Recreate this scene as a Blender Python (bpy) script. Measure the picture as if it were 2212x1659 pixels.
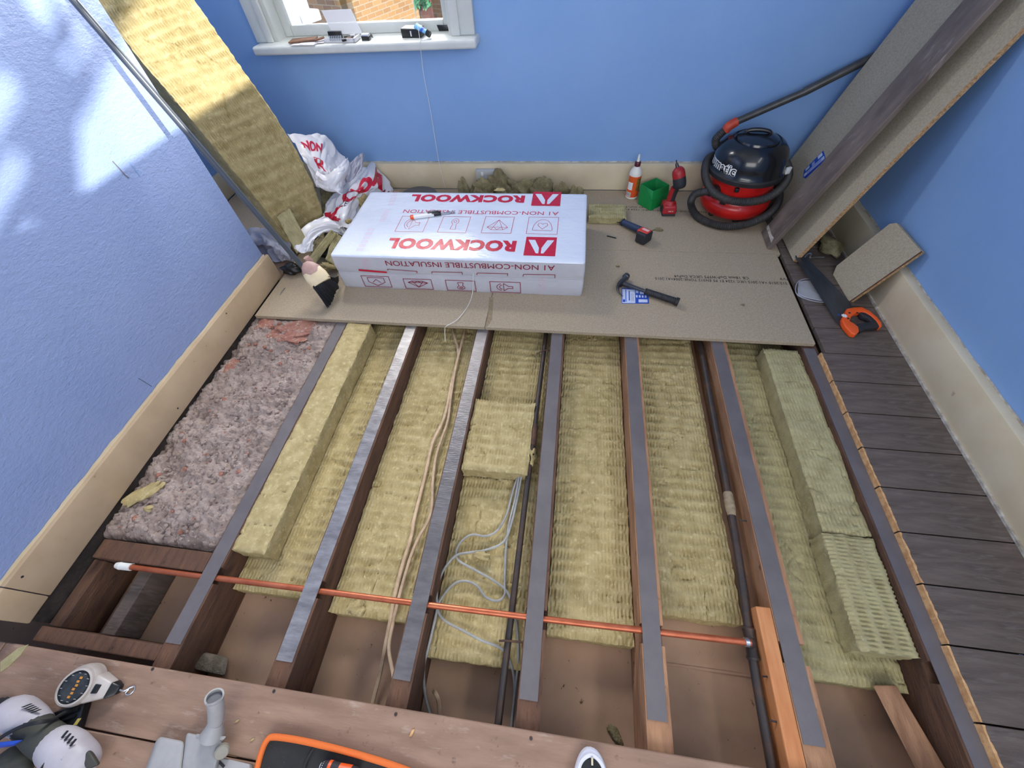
import bpy, bmesh, math, random
import numpy as np
from mathutils import Vector, Matrix
random.seed(5)
for o in list(bpy.data.objects): bpy.data.objects.remove(o)
SC = bpy.context.scene
COL = SC.collection
PI = math.pi
# ------------------------------------------------------------------ camera
W, H, F = 2212.0, 1659.0, 869.8366
RW = np.array([[0.99075955, 0.06599578, -0.11849084],
               [0.12381128, -0.7967613, 0.59147459],
               [-0.05537409, -0.6006796, -0.79756989]])      # columns: right, down, forward
CAM = np.array([0., 0., 1.27837])
cd = bpy.data.cameras.new('camera'); cam = bpy.data.objects.new('camera', cd); COL.objects.link(cam)
cd.sensor_fit = 'HORIZONTAL'; cd.sensor_width = 36.0; cd.lens = F / W * 36.0; cd.clip_start = 0.02; cd.clip_end = 200
cam.matrix_world = Matrix([[RW[0][0], -RW[0][1], -RW[0][2], CAM[0]], [RW[1][0], -RW[1][1], -RW[1][2], CAM[1]],
                           [RW[2][0], -RW[2][1], -RW[2][2], CAM[2]], [0, 0, 0, 1]])
SC.camera = cam
# ------------------------------------------------------------------ world, sun, daylight
SC.view_settings.view_transform = 'Standard'; SC.view_settings.look = 'None'
SC.view_settings.gamma = 1; SC.view_settings.use_curve_mapping = False
SC.view_settings.exposure = 1.12
wd = bpy.data.worlds.new('sky'); SC.world = wd; wd.use_nodes = True
bg = wd.node_tree.nodes['Background']; bg.inputs[0].default_value = (0.82, 0.91, 1.0, 1); bg.inputs[1].default_value = 1.3
SUN = Vector((-1.0, 0.30, -0.30)).normalized()
sl = bpy.data.lights.new('sun', 'SUN'); sl.energy = 3.2; sl.angle = math.radians(0.6); sl.color = (1.0, 0.97, 0.90)
so = bpy.data.objects.new('sun', sl); COL.objects.link(so); so.rotation_euler = SUN.to_track_quat('-Z', 'Y').to_euler()
so.location = (6, -2, 4)
def area(name, loc, target, sx, sy, energy, color):
    l = bpy.data.lights.new(name, 'AREA'); l.shape = 'RECTANGLE'; l.size = sx; l.size_y = sy; l.energy = energy; l.color = color
    o = bpy.data.objects.new(name, l); COL.objects.link(o); o.location = loc
    o.rotation_euler = (Vector(target) - Vector(loc)).to_track_quat('-Z', 'Y').to_euler(); return o
# daylight at the far window; front and side fill added at unseen openings
area('daylight_far_window', (-1.1, 2.80, 1.55), (-0.1, 0.8, 0.0), 0.9, 0.9, 38, (1.0, 0.97, 0.93))
area('fill_front', (0.1, -1.72, 1.75), (0.0, 0.9, 0.1), 2.2, 1.3, 14, (1.0, 0.93, 0.85))
area('fill_side', (1.62, 0.15, 1.85), (-0.6, 0.5, 0.0), 1.6, 0.7, 9, (1.0, 0.95, 0.88))

# ------------------------------------------------------------------ geometry helpers
def at(u, v, ax='z', val=0.0):
    d = RW @ np.array([(u - W / 2) / F, (v - H / 2) / F, 1.0]); i = 'xyz'.index(ax)
    return CAM + d * ((val - CAM[i]) / d[i])
def V(p): return np.array(p, float)
def nrm(v): v = V(v); return v / np.linalg.norm(v)
_rt = np.random.RandomState(7).rand(256, 256)
def vn(x, y, s=0):
    x = np.asarray(x, float) + 17.3 * s; y = np.asarray(y, float) + 9.1 * s
    xi = np.floor(x).astype(int); yi = np.floor(y).astype(int); fx = x - xi; fy = y - yi
    fx = fx * fx * (3 - 2 * fx); fy = fy * fy * (3 - 2 * fy)
    a = _rt[xi % 256, yi % 256]; b = _rt[(xi + 1) % 256, yi % 256]; c = _rt[xi % 256, (yi + 1) % 256]; d = _rt[(xi + 1) % 256, (yi + 1) % 256]
    return (a * (1 - fx) + b * fx) * (1 - fy) + (c * (1 - fx) + d * fx) * fy - 0.5
def fbm(x, y, s=0, o=4):
    t = 0; a = 1
    for k in range(o): t = t + a * vn(x * 2 ** k, y * 2 ** k, s + k); a *= 0.5
    return t
def join(*ms):
    vs = []; fs = []
    for v, f in ms:
        n = len(vs); vs += [tuple(p) for p in v]; fs += [tuple(i + n for i in q) for q in f]
    return vs, fs
def bm_out(bm):
    bm.verts.ensure_lookup_table(); bm.verts.index_update()
    r = ([tuple(v.co) for v in bm.verts], [tuple(v.index for v in f.verts) for f in bm.faces]); bm.free(); return r
def bevel_mesh(m, w, seg=2):
    bm = bmesh.new(); vs = [bm.verts.new(p) for p in m[0]]
    for f in m[1]:
        try: bm.faces.new([vs[i] for i in f])
        except ValueError: pass
    bmesh.ops.recalc_face_normals(bm, faces=bm.faces)
    es = [e for e in bm.edges if len(e.link_faces) == 2 and e.calc_face_angle(0) > 0.5]
    bmesh.ops.bevel(bm, geom=es, offset=w, segments=seg, profile=0.5, affect='EDGES', clamp_overlap=True)
    return bm_out(bm)
BF = [(0, 3, 2, 1), (4, 5, 6, 7), (0, 1, 5, 4), (1, 2, 6, 5), (2, 3, 7, 6), (3, 0, 4, 7)]
def hexa(p8, bev=0, seg=2):
    m = ([tuple(p) for p in p8], list(BF)); return bevel_mesh(m, bev, seg) if bev else m
def box(x0, x1, y0, y1, z0, z1, bev=0, seg=2):
    return hexa([(x0, y0, z0), (x1, y0, z0), (x1, y1, z0), (x0, y1, z0), (x0, y0, z1), (x1, y0, z1), (x1, y1, z1), (x0, y1, z1)], bev, seg)
def obox(c, ax, ay, az, bev=0, seg=2):      # centre and three half-vectors
    c, ax, ay, az = map(V, (c, ax, ay, az))
    return hexa([c - ax - ay - az, c + ax - ay - az, c + ax + ay - az, c - ax + ay - az, c - ax - ay + az, c + ax - ay + az, c + ax + ay + az, c - ax + ay + az], bev, seg)
def prism(pts, dirv, bev=0, seg=2):           # planar 3D outline extruded along a vector
    n = len(pts); d = V(dirv); v = [tuple(V(p)) for p in pts] + [tuple(V(p) + d) for p in pts]
    f = [tuple(range(n))[::-1], tuple(range(n, 2 * n))] + [(i, (i + 1) % n, n + (i + 1) % n, n + i) for i in range(n)]
    m = (v, f); return bevel_mesh(m, bev, seg) if bev else m
def frame(o, ex, ey, ez=None):
    o, ex, ey = V(o), nrm(ex), nrm(ey); ez = np.cross(ex, ey) if ez is None else nrm(ez)
    return lambda x, y, z=0.0: o + ex * x + ey * y + ez * z
def smooth_path(pts, n=8, closed=False):
    P = [V(p) for p in pts]; out = []; m = len(P)
    for i in range(m if closed else m - 1):
        if closed: a, b, c, d = P[(i - 1) % m], P[i], P[(i + 1) % m], P[(i + 2) % m]
        else: a, b, c, d = P[max(i - 1, 0)], P[i], P[i + 1], P[min(i + 2, m - 1)]
        for k in range(n):
            t = k / n; out.append(0.5 * ((2 * b) + (-a + c) * t + (2 * a - 5 * b + 4 * c - d) * t * t + (-a + 3 * b - 3 * c + d) * t ** 3))
    if not closed: out.append(P[-1])
    return out
def tube(path, r, n=10, closed=False, cap=True, flat=1.0, up=(0, 0, 1)):
    P = [V(p) for p in path]; m = len(P); R = r if hasattr(r, '__len__') else [r] * m
    vs = []; fs = []; prev = None
    for i in range(m):
        if closed: t = P[(i + 1) % m] - P[i - 1]
        else: t = P[min(i + 1, m - 1)] - P[max(i - 1, 0)]
        t = nrm(t)
        if prev is None:
            a = np.cross(t, V(up)); a = nrm(a) if np.linalg.norm(a) > 1e-3 else nrm(np.cross(t, [1, 0, 0.1]))
        else:
            a = prev - t * np.dot(prev, t); a = nrm(a)
        prev = a; b = np.cross(t, a)
        for k in range(n):
            th = 2 * PI * k / n; vs.append(tuple(P[i] + R[i] * (a * math.cos(th) + b * math.sin(th) * flat)))
    for i in range(m if closed else m - 1):
        for k in range(n):
            j = (i + 1) % m; fs.append((i * n + k, i * n + (k + 1) % n, j * n + (k + 1) % n, j * n + k))
    if cap and not closed: fs.append(tuple(range(n))[::-1]); fs.append(tuple((m - 1) * n + k for k in range(n)))
    return vs, fs
def lathe(prof, fr, n=32, sx=1.0, sy=1.0):
    vs = []; fs = []
    for r, z in prof:
        for k in range(n): th = 2 * PI * k / n; vs.append(tuple(fr(r * math.cos(th) * sx, r * math.sin(th) * sy, z)))
    m = len(prof)
    for i in range(m - 1):
        for k in range(n): fs.append((i * n + k, i * n + (k + 1) % n, (i + 1) * n + (k + 1) % n, (i + 1) * n + k))
    if prof[0][0] > 1e-5: fs.append(tuple(range(n))[::-1])
    if prof[-1][0] > 1e-5: fs.append(tuple((m - 1) * n + k for k in range(n)))
    return vs, fs
def rrect(w, h, r, n=5):
    o = []
    for cx, cy, a in ((w / 2 - r, h / 2 - r, 0), (-w / 2 + r, h / 2 - r, 90), (-w / 2 + r, -h / 2 + r, 180), (w / 2 - r, -h / 2 + r, 270)):
        for k in range(n + 1): t = math.radians(a + 90 * k / n); o.append((cx + r * math.cos(t), cy + r * math.sin(t)))
    return o
def blob(c, r, seed=0, amp=0.25, n=20, sc=(1, 1, 1), floor=None):
    vs = []; fs = []; c = V(c)
    for i in range(n + 1):
        ph = PI * i / n
        for k in range(n * 2):
            th = PI * k / n; d = V((math.sin(ph) * math.cos(th), math.sin(ph) * math.sin(th), math.cos(ph)))
            rr = 1 + amp * 2 * float(fbm(d[0] * 1.7 + seed * 3.1 + d[2], d[1] * 1.7 + d[2] * 1.3 + seed, seed, 4))
            p = c + d * rr * r * V(sc)
            if floor is not None and p[2] < floor: p[2] = floor
            vs.append(tuple(p))
    m = n * 2
    for i in range(n):
        for k in range(m): fs.append((i * m + k, (i + 1) * m + k, (i + 1) * m + (k + 1) % m, i * m + (k + 1) % m))
    return vs, fs
def strip(pts, w, fr, closed=False, z=0.0):   # flat printed line in a frame
    P = [np.array(p, float) for p in pts]; m = len(P); vs = []; fs = []
    for i in range(m):
        if closed: d0 = P[i] - P[i - 1]; d1 = P[(i + 1) % m] - P[i]
        else: d0 = P[i] - P[max(i - 1, 0)] if i else P[1] - P[0]; d1 = P[min(i + 1, m - 1)] - P[i] if i < m - 1 else d0
        d0 = d0 / max(np.linalg.norm(d0), 1e-9); d1 = d1 / max(np.linalg.norm(d1), 1e-9)
        n0 = np.array([-d0[1], d0[0]]); n1 = np.array([-d1[1], d1[0]]); nn = n0 + n1; L = np.dot(nn, nn)
        nn = nn / max(L, 0.5) * 2 * w / 2
        vs.append(tuple(fr(P[i][0] + nn[0], P[i][1] + nn[1], z))); vs.append(tuple(fr(P[i][0] - nn[0], P[i][1] - nn[1], z)))
    for i in range(m if closed else m - 1): j = (i + 1) % m; fs.append((2 * i, 2 * i + 1, 2 * j + 1, 2 * j))
    return vs, fs
def poly2(pts, fr, z=0.0): return [tuple(fr(p[0], p[1], z)) for p in pts], [tuple(range(len(pts)))]
def text2(s, bold=0.0, shear=0.0, space=1.0):
    if 0 < bold < 0.02: space = space * 1.07
    return text2_(s, bold, shear, space)
def text2_(s, bold=0.0, shear=0.0, space=1.0):     # flat text: 2D verts normalised to x 0..1, y 0..1
    cu = bpy.data.curves.new('t', 'FONT'); cu.body = s; cu.size = 1; cu.offset = bold; cu.shear = shear; cu.space_character = space
    cu.resolution_u = 3
    ob = bpy.data.objects.new('t', cu); COL.objects.link(ob); dg = bpy.context.evaluated_depsgraph_get()
    me = bpy.data.meshes.new_from_object(ob.evaluated_get(dg)); bpy.data.objects.remove(ob); bpy.data.curves.remove(cu)
    v = [(p.co.x, p.co.y) for p in me.vertices]; f = [tuple(q.vertices) for q in me.polygons]; bpy.data.meshes.remove(me)
    x = [a for a, b in v]; y = [b for a, b in v]; x0, x1, y0, y1 = min(x), max(x), min(y), max(y)
    return [((a - x0) / (x1 - x0), (b - y0) / (y1 - y0)) for a, b in v], f
def text_on(s, fr, w, h, bold=0.0, z=0.0, shear=0.0, space=1.0):   # frame origin at lower left
    v, f = text2(s, bold, shear, space); return [tuple(fr(a * w, b * h, z)) for a, b in v], f
def subdiv(m, n=2):
    bm = bmesh.new(); vs = [bm.verts.new((p[0], p[1], p[2] if len(p) > 2 else 0)) for p in m[0]]
    for f in m[1]:
        try: bm.faces.new([vs[i] for i in f])
        except ValueError: pass
    bmesh.ops.triangulate(bm, faces=bm.faces)
    for _ in range(n): bmesh.ops.subdivide_edges(bm, edges=[e for e in bm.edges if e.calc_length() > 0.05], cuts=1, use_grid_fill=False); bmesh.ops.triangulate(bm, faces=bm.faces)
    return bm_out(bm)

# ------------------------------------------------------------------ materials
def lin(c):
    c = [x / 255 for x in c]; return tuple([(x / 12.92 if x <= 0.04045 else ((x + 0.055) / 1.055) ** 2.4) for x in c] + [1.0])
MATS = {}
def mat(name, col, rough=0.6, metal=0.0, col2=None, nscale=8, nstretch=(1, 1, 1), ramp=(0.35, 0.65), speck=None, speck2=None, bump=None, bump2=None, coat=0.0, spec=0.5, alpha=None, trans=None, sheen=0, rot=0.0):
    if name in MATS: return MATS[name]
    m = bpy.data.materials.new(name); m.use_nodes = True; nt = m.node_tree; N = nt.nodes; L = nt.links; b = N['Principled BSDF']
    b.inputs['Roughness'].default_value = rough; b.inputs['Metallic'].default_value = metal
    b.inputs['Coat Weight'].default_value = coat; b.inputs['Specular IOR Level'].default_value = spec; b.inputs['Sheen Weight'].default_value = sheen
    if trans: b.inputs['Transmission Weight'].default_value = trans
    if alpha is not None: b.inputs['Alpha'].default_value = alpha
    tc = N.new('ShaderNodeTexCoord')
    def mapped(st):
        mp = N.new('ShaderNodeMapping'); mp.inputs['Scale'].default_value = st; mp.inputs['Rotation'].default_value = (0, 0, rot); L.new(tc.outputs['Object'], mp.inputs[0]); return mp.outputs[0]
    def noise(sc, st=(1, 1, 1), det=5, ro=0.6):
        n = N.new('ShaderNodeTexNoise'); n.inputs['Scale'].default_value = sc; n.inputs['Detail'].default_value = det; n.inputs['Roughness'].default_value = ro
        L.new(mapped(st), n.inputs['Vector']); return n.outputs['Fac']
    def rampn(src, a, bb):
        r = N.new('ShaderNodeMapRange'); r.inputs[1].default_value = a; r.inputs[2].default_value = bb; L.new(src, r.inputs[0]); return r.outputs[0]
    def mix(fac, a, c):
        x = N.new('ShaderNodeMix'); x.data_type = 'RGBA'; L.new(fac, x.inputs[0])
        if isinstance(a, tuple): x.inputs[6].default_value = a
        else: L.new(a, x.inputs[6])
        x.inputs[7].default_value = c; return x.outputs[2]
    cur = lin(col)
    if col2: cur = mix(rampn(noise(nscale, nstretch), *ramp), cur, lin(col2))
    for sp in (speck, speck2):
        if sp: cur = mix(rampn(noise(sp[0], sp[3] if len(sp) > 3 else (1, 1, 1), 3, 0.7), *sp[2]), cur, lin(sp[1]))
    if isinstance(cur, tuple): b.inputs['Base Color'].default_value = cur
    else: L.new(cur, b.inputs['Base Color'])
    last = None
    for bp in (bump, bump2):
        if bp:
            u = N.new('ShaderNodeBump'); u.inputs['Strength'].default_value = bp[1]; u.inputs['Distance'].default_value = bp[2]
            L.new(noise(bp[0], bp[3] if len(bp) > 3 else (1, 1, 1), 5, 0.6), u.inputs['Height'])
            if last: L.new(last, u.inputs['Normal'])
            last = u.outputs['Normal']
    if last: L.new(last, b.inputs['Normal'])
    MATS[name] = m; return m
M = dict(
 wall=mat('blue_paint', (134, 171, 220), 0.62, col2=(128, 166, 217), nscale=2.5, bump=(60, 0.25, 0.0015), bump2=(6, 0.25, 0.006)),
 wallt=mat('blue_textured_wallpaper', (152, 171, 214), 0.55, col2=(146, 166, 211), nscale=3, bump=(105, 0.85, 0.0035, (1, 0.6, 1)), bump2=(3, 0.2, 0.01)),
 cream=mat('cream_gloss_paint', (222, 208, 178), 0.4, col2=(210, 194, 162), nscale=5, speck=(14, (150, 128, 102), (0.70, 0.78)), bump=(30, 0.3, 0.001)),
 tan=mat('beige_gloss_paint', (196, 172, 142), 0.42, col2=(180, 156, 126), nscale=5, speck=(20, (120, 100, 82), (0.71, 0.78)), bump=(30, 0.35, 0.001)),
 filler=mat('old_filler_edge', (205, 200, 190), 0.8, col2=(150, 140, 128), nscale=40, bump=(50, 0.8, 0.004)),
 white=mat('white_window_paint', (214, 217, 214), 0.35, col2=(200, 204, 202), nscale=6, bump=(25, 0.2, 0.001)),
 chip=mat('chipboard', (176, 160, 136), 0.75, col2=(156, 139, 116), nscale=160, speck=(330, (205, 198, 182), (0.60, 0.70)), speck2=(260, (98, 84, 68), (0.66, 0.74)), bump=(250, 0.25, 0.001)),
 chipbright=mat('chipboard_brightened', (184, 172, 150), 0.8, col2=(162, 149, 126), nscale=160, speck=(330, (176, 170, 156), (0.60, 0.70)), speck2=(260, (84, 74, 62), (0.66, 0.74)), bump=(250, 0.25, 0.001)),  # same chipboard, colour lifted to offset dim light on leaning pieces
 chipedge=mat('chipboard_cut_edge', (205, 168, 122), 0.85, col2=(150, 112, 74), nscale=120, speck=(200, (92, 62, 42), (0.58, 0.68)), bump=(180, 0.8, 0.003)),
 board=mat('dark_old_floorboard', (108, 95, 87), 0.8, col2=(80, 69, 63), nscale=5, nstretch=(1, 9, 1), speck=(9, (122, 112, 106), (0.56, 0.78), (1, 5, 1)), bump=(26, 0.45, 0.003, (1, 9, 1))),
 boardl=mat('dark_stained_board', (126, 112, 103), 0.7, col2=(94, 82, 76), nscale=5, nstretch=(3, 3, 0.6), speck=(9, (160, 150, 144), (0.60, 0.80), (3, 3, .5)), bump=(26, 0.4, 0.002, (5, 5, 1))),
 frontb=mat('brown_floorboard', (158, 128, 108), 0.8, col2=(134, 106, 88), nscale=5, nstretch=(1, 6, 1), speck=(30, (98, 76, 62), (0.64, 0.76)), speck2=(12, (176, 156, 140), (0.60, 0.8), (1, 4, 1)), bump=(26, 0.35, 0.002, (1, 9, 1))),
 joist=mat('old_joist_timber', (108, 76, 56), 0.85, col2=(78, 54, 42), nscale=7, nstretch=(6, 1, 6), speck=(30, (52, 34, 28), (0.60, 0.75), (3, 1, 3)), bump=(40, 0.7, 0.004, (6, 1, 6))),
 litwood=mat('pale_lit_timber', (176, 132, 98), 0.85, col2=(142, 102, 74), nscale=7, nstretch=(6, 1, 6), speck=(18, (70, 50, 40), (0.62, 0.74)), bump=(40, 0.7, 0.004, (6, 1, 6))),  # pale timber; on the joists it carries the light on their left sides
 newwood=mat('new_orange_batten', (206, 142, 92), 0.7, col2=(190, 120, 70), nscale=6, nstretch=(8, 1, 8), bump=(40, 0.2, 0.001, (8, 1, 8))),
 sawn=mat('fresh_sawn_end', (222, 176, 124), 0.8, col2=(190, 140, 92), nscale=60, bump=(120, 0.8, 0.003)),
 tape=mat('grey_joist_tape', (108, 102, 102), 0.5, col2=(98, 92, 93), nscale=12, bump=(130, 0.3, 0.0008)),
 foil=mat('shiny_grey_tape', (158, 154, 152), 0.3, 0.4, col2=(122, 118, 118), nscale=14, nstretch=(1, 3, 1), bump=(40, 0.5, 0.002, (1, 6, 1))),
 foilc=mat('glossy_grey_tape', (122, 118, 118), 0.28, 0.25, col2=(100, 96, 97), nscale=14, nstretch=(1, 3, 1), bump=(40, 0.5, 0.002, (1, 6, 1))),
 wool=mat('mineral_wool', (186, 169, 124), 0.95, col2=(162, 145, 100), nscale=22, speck=(60, (208, 194, 150), (0.54, 0.78)), speck2=(50, (136, 116, 62), (0.68, 0.80)), bump=(260, 0.55, 0.0022), bump2=(60, 0.35, 0.003), spec=0.2),
 woolg=mat('mineral_wool_dusty', (178, 168, 126), 0.95, col2=(158, 147, 108), nscale=22, speck=(90, (190, 184, 140), (0.56, 0.74)), speck2=(50, (116, 106, 66), (0.68, 0.80)), bump=(260, 0.55, 0.0022), bump2=(60, 0.35, 0.003), spec=0.2),
 woold=mat('mineral_wool_scrap', (160, 150, 114), 0.95, col2=(120, 109, 82), nscale=30, bump=(160, 1.0, 0.008), spec=0.2),
 rubble=mat('rubble_mortar', (184, 166, 156), 0.95, col2=(144, 126, 117), nscale=14, speck=(55, (92, 72, 66), (0.60, 0.72)), speck2=(80, (206, 196, 188), (0.62, 0.72)), bump=(160, 1.0, 0.006)),
 rubred=mat('red_brick_rubble', (172, 124, 108), 0.95, col2=(150, 96, 80), nscale=26, speck=(60, (190, 170, 158), (0.55, 0.7)), bump=(100, 1.0, 0.006)),
 ceil=mat('plasterboard_back', (186, 152, 126), 0.9, col2=(168, 136, 110), nscale=4, speck=(38, (92, 68, 50), (0.68, 0.75)), bump=(60, 0.2, 0.001)),
 copper=mat('copper', (196, 112, 78), 0.38, 0.55, col2=(176, 92, 60), nscale=20, bump=(60, 0.2, 0.001)),
 iron=mat('black_gas_pipe', (62, 56, 54), 0.5, 0.3, col2=(88, 66, 54), nscale=14, nstretch=(1, 1, 1), ramp=(0.5, 0.7), bump=(80, 0.5, 0.001)),
 rust=mat('rusty_pipe', (96, 66, 52), 0.7, 0.2, col2=(66, 50, 44), nscale=30, bump=(80, 0.6, 0.002)),
 rope=mat('beige_pipe_wrap', (176, 158, 128), 0.8, col2=(130, 112, 88), nscale=40, bump=(60, 0.6, 0.002)),
 beige=mat('old_beige_cable', (206, 178, 146), 0.6, col2=(176, 148, 118), nscale=30, bump=(60, 0.3, 0.001)),
 gcable=mat('grey_cable', (168, 168, 164), 0.5, col2=(140, 140, 138), nscale=20),
 string=mat('white_string', (225, 225, 222), 0.7),
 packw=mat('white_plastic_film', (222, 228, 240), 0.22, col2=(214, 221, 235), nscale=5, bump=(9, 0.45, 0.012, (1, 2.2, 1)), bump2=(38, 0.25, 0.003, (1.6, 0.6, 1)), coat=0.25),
 packshade=mat('white_plastic_film_shaded', (196, 196, 202), 0.35, col2=(186, 186, 194), nscale=6, bump=(16, 0.5, 0.008, (1, 1, 1.5)), bump2=(50, 0.3, 0.003), coat=0.15),  # darker copy of the film, carrying the shade on the pack's sides
 bagw=mat('white_bag_film', (226, 224, 228), 0.34, bump=(14, 0.3, 0.005), coat=0.1),
 bagin=mat('bag_inner', (205, 200, 205), 0.4, bump=(22, 0.4, 0.008)),
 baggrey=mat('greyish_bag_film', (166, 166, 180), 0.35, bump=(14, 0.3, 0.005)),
 red=mat('red_print', (196, 22, 52), 0.3, bump=(9, 0.45, 0.012, (1, 2.2, 1)), bump2=(38, 0.25, 0.003, (1.6, 0.6, 1))),
 dred=mat('dark_red_print', (142, 22, 52), 0.4),
 pink=mat('faint_pink_print', (226, 170, 190), 0.4),
 grout=mat('red_outline_print', (200, 60, 84), 0.35),
 blackpl=mat('black_plastic', (24, 25, 28), 0.35, bump=(90, 0.2, 0.001)),
 blacksh=mat('glossy_black_lid', (14, 17, 22), 0.22, col2=(24, 27, 32), nscale=8, speck=(90, (150, 150, 150), (0.76, 0.80)), coat=0.3),
 rubber=mat('black_rubber', (30, 30, 32), 0.6, col2=(40, 40, 42), nscale=30, bump=(80, 0.3, 0.001)),
 hose=mat('dusty_black_hose', (46, 45, 46), 0.55, col2=(62, 60, 58), nscale=12),
 wand=mat('dark_grey_tube', (82, 82, 82), 0.4, 0.3, col2=(68, 68, 66), nscale=20, bump=(40, 0.2, 0.001)),
 vred=mat('vacuum_red', (214, 34, 30), 0.32, col2=(170, 24, 24), nscale=6, coat=0.2),
 otape=mat('orange_red_tape', (214, 84, 56), 0.5, col2=(176, 58, 38), nscale=30, bump=(60, 0.6, 0.002)),
 wprint=mat('white_lettering', (235, 235, 235), 0.4),
 ink=mat('black_ink', (34, 34, 38), 0.7),
 steel=mat('steel', (176, 178, 182), 0.3, 0.85, bump=(60, 0.1, 0.001)),
 dsteel=mat('dark_steel', (88, 88, 92), 0.38, 0.7, col2=(70, 68, 70), nscale=20),
 blade=mat('saw_blade_steel', (84, 88, 92), 0.35, 0.6, col2=(72, 74, 78), nscale=8, nstretch=(4, 1, 1)),
 orange=mat('orange_plastic', (240, 92, 32), 0.4, bump=(90, 0.1, 0.001)),
 otrim=mat('orange_piping', (228, 112, 44), 0.7, bump=(300, 0.6, 0.001)),
 bagfab=mat('black_canvas', (38, 38, 38), 0.9, col2=(52, 50, 48), nscale=14, speck=(200, (130, 126, 118), (0.70, 0.74)), bump=(400, 0.5, 0.001)),
 green=mat('green_plastic', (16, 138, 66), 0.38, col2=(12, 122, 58), nscale=8, bump=(60, 0.1, 0.001)),
 bottle=mat('white_bottle_plastic', (232, 228, 218), 0.35),
 olabel=mat('orange_label', (226, 92, 36), 0.4, col2=(208, 76, 30), nscale=10),
 maroon=mat('maroon_cap', (86, 26, 34), 0.4),
 glabel=mat('green_label_panel', (70, 74, 40), 0.4, col2=(150, 110, 40), nscale=40),
 dred2=mat('tool_red', (176, 34, 40), 0.42, col2=(150, 26, 32), nscale=14, bump=(100, 0.2, 0.001)),
 tblack=mat('tool_black_rubber', (38, 38, 44), 0.65, bump=(140, 0.4, 0.001)),
 navy=mat('navy_grip', (40, 56, 86), 0.6),
 lred=mat('tool_orange_red', (206, 60, 44), 0.45),
 lpink=mat('pale_pink_lettering', (230, 180, 176), 0.5),
 blue=mat('blue_label', (36, 84, 186), 0.4),
 bluepl=mat('blue_plastic', (38, 76, 176), 0.45),
 tubeblue=mat('light_blue_tube', (110, 176, 220), 0.4),
 lblue=mat('pale_label', (206, 214, 236), 0.4),
 broomw=mat('broom_beige', (226, 208, 172), 0.45, col2=(214, 194, 158), nscale=20),
 broomp=mat('broom_pink_brown', (186, 150, 142), 0.5, col2=(170, 136, 128), nscale=20),
 bristle=mat('black_bristle', (26, 27, 32), 0.5),
 pole=mat('grey_metal_pole', (84, 90, 98), 0.35, 0.2),
 gtool=mat('pale_grey_tool', (196, 190, 194), 0.45, col2=(176, 170, 174), nscale=10, speck=(60, (140, 132, 128), (0.68, 0.78))),
 gadapt=mat('grey_plastic', (168, 166, 164), 0.5, col2=(154, 152, 150), nscale=16, bump=(80, 0.2, 0.001)),
 gadapt2=mat('beige_grey_plastic', (150, 144, 130), 0.5),
 olive=mat('olive_black_rubber', (72, 72, 62), 0.6, col2=(56, 56, 50), nscale=12),
 reelw=mat('reel_silver_grey', (196, 188, 182), 0.4, col2=(168, 156, 146), nscale=12),
 reeld=mat('reel_dark_face', (40, 42, 44), 0.4, col2=(62, 64, 64), nscale=60),
 amber=mat('amber_print', (196, 132, 52), 0.5),
 sticker=mat('yellow_sticker', (196, 176, 92), 0.6),
 paper=mat('white_paper', (226, 224, 232), 0.7),
 bpaper=mat('brown_card', (130, 92, 66), 0.7, col2=(92, 62, 46), nscale=20),
 extw=mat('weathered_white_paint', (168, 166, 172), 0.7, col2=(130, 122, 116), nscale=6, ramp=(0.55, 0.7)),
 disc=mat('grey_disc', (104, 104, 108), 0.6),
 socket=mat('grey_socket_plastic', (186, 186, 184), 0.4),
 shoe=mat('black_trainer_fabric', (30, 33, 34), 0.8, bump=(300, 0.6, 0.001)),
 shoew=mat('white_rubber_sole', (222, 222, 232), 0.5),
 brickd=mat('mortar_lump', (116, 106, 92), 0.95, col2=(84, 76, 64), nscale=30, bump=(80, 1.0, 0.006)),
 gapdark=mat('dark_gap_masonry', (62, 52, 46), 0.95, col2=(40, 34, 31), nscale=20, bump=(60, 1.0, 0.006)),  # masonry below the floor, darkened to stand for the shaded gap
 dusty=mat('brown_dust', (134, 116, 90), 0.95, col2=(156, 140, 114), nscale=60),
 bark=mat('tree_bark', (84, 70, 56), 0.9, col2=(60, 48, 40), nscale=8, bump=(20, 1.0, 0.02)),
 leaf=mat('plant_leaf', (96, 150, 110), 0.6, col2=(70, 124, 90), nscale=8),
 drain=mat('brown_fence_board', (96, 58, 46), 0.7, col2=(76, 44, 36), nscale=6),
 cwhite=mat('ceiling_white', (225, 225, 220), 0.8),
)
def brickmat(name, c1, c2, mortar, ang):
    m = bpy.data.materials.new(name); m.use_nodes = True; nt = m.node_tree; N = nt.nodes; L = nt.links; b = N['Principled BSDF']; b.inputs['Roughness'].default_value = 0.9
    g = N.new('ShaderNodeTexCoord'); mp = N.new('ShaderNodeMapping'); mp.vector_type = 'POINT'; mp.inputs['Rotation'].default_value = (0, 0, -ang); L.new(g.outputs['Object'], mp.inputs[0])
    s = N.new('ShaderNodeSeparateXYZ'); L.new(mp.outputs[0], s.inputs[0]); c = N.new('ShaderNodeCombineXYZ'); L.new(s.outputs[0], c.inputs[0]); L.new(s.outputs[2], c.inputs[1])
    t = N.new('ShaderNodeTexBrick'); t.inputs['Scale'].default_value = 1; t.inputs['Brick Width'].default_value = 0.225; t.inputs['Row Height'].default_value = 0.075
    t.inputs['Mortar Size'].default_value = 0.007; t.inputs['Color1'].default_value = lin(c1); t.inputs['Color2'].default_value = lin(c2); t.inputs['Mortar'].default_value = lin(mortar)
    L.new(c.outputs[0], t.inputs['Vector']); L.new(t.outputs['Color'], b.inputs['Base Color']); MATS[name] = m; return m
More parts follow.
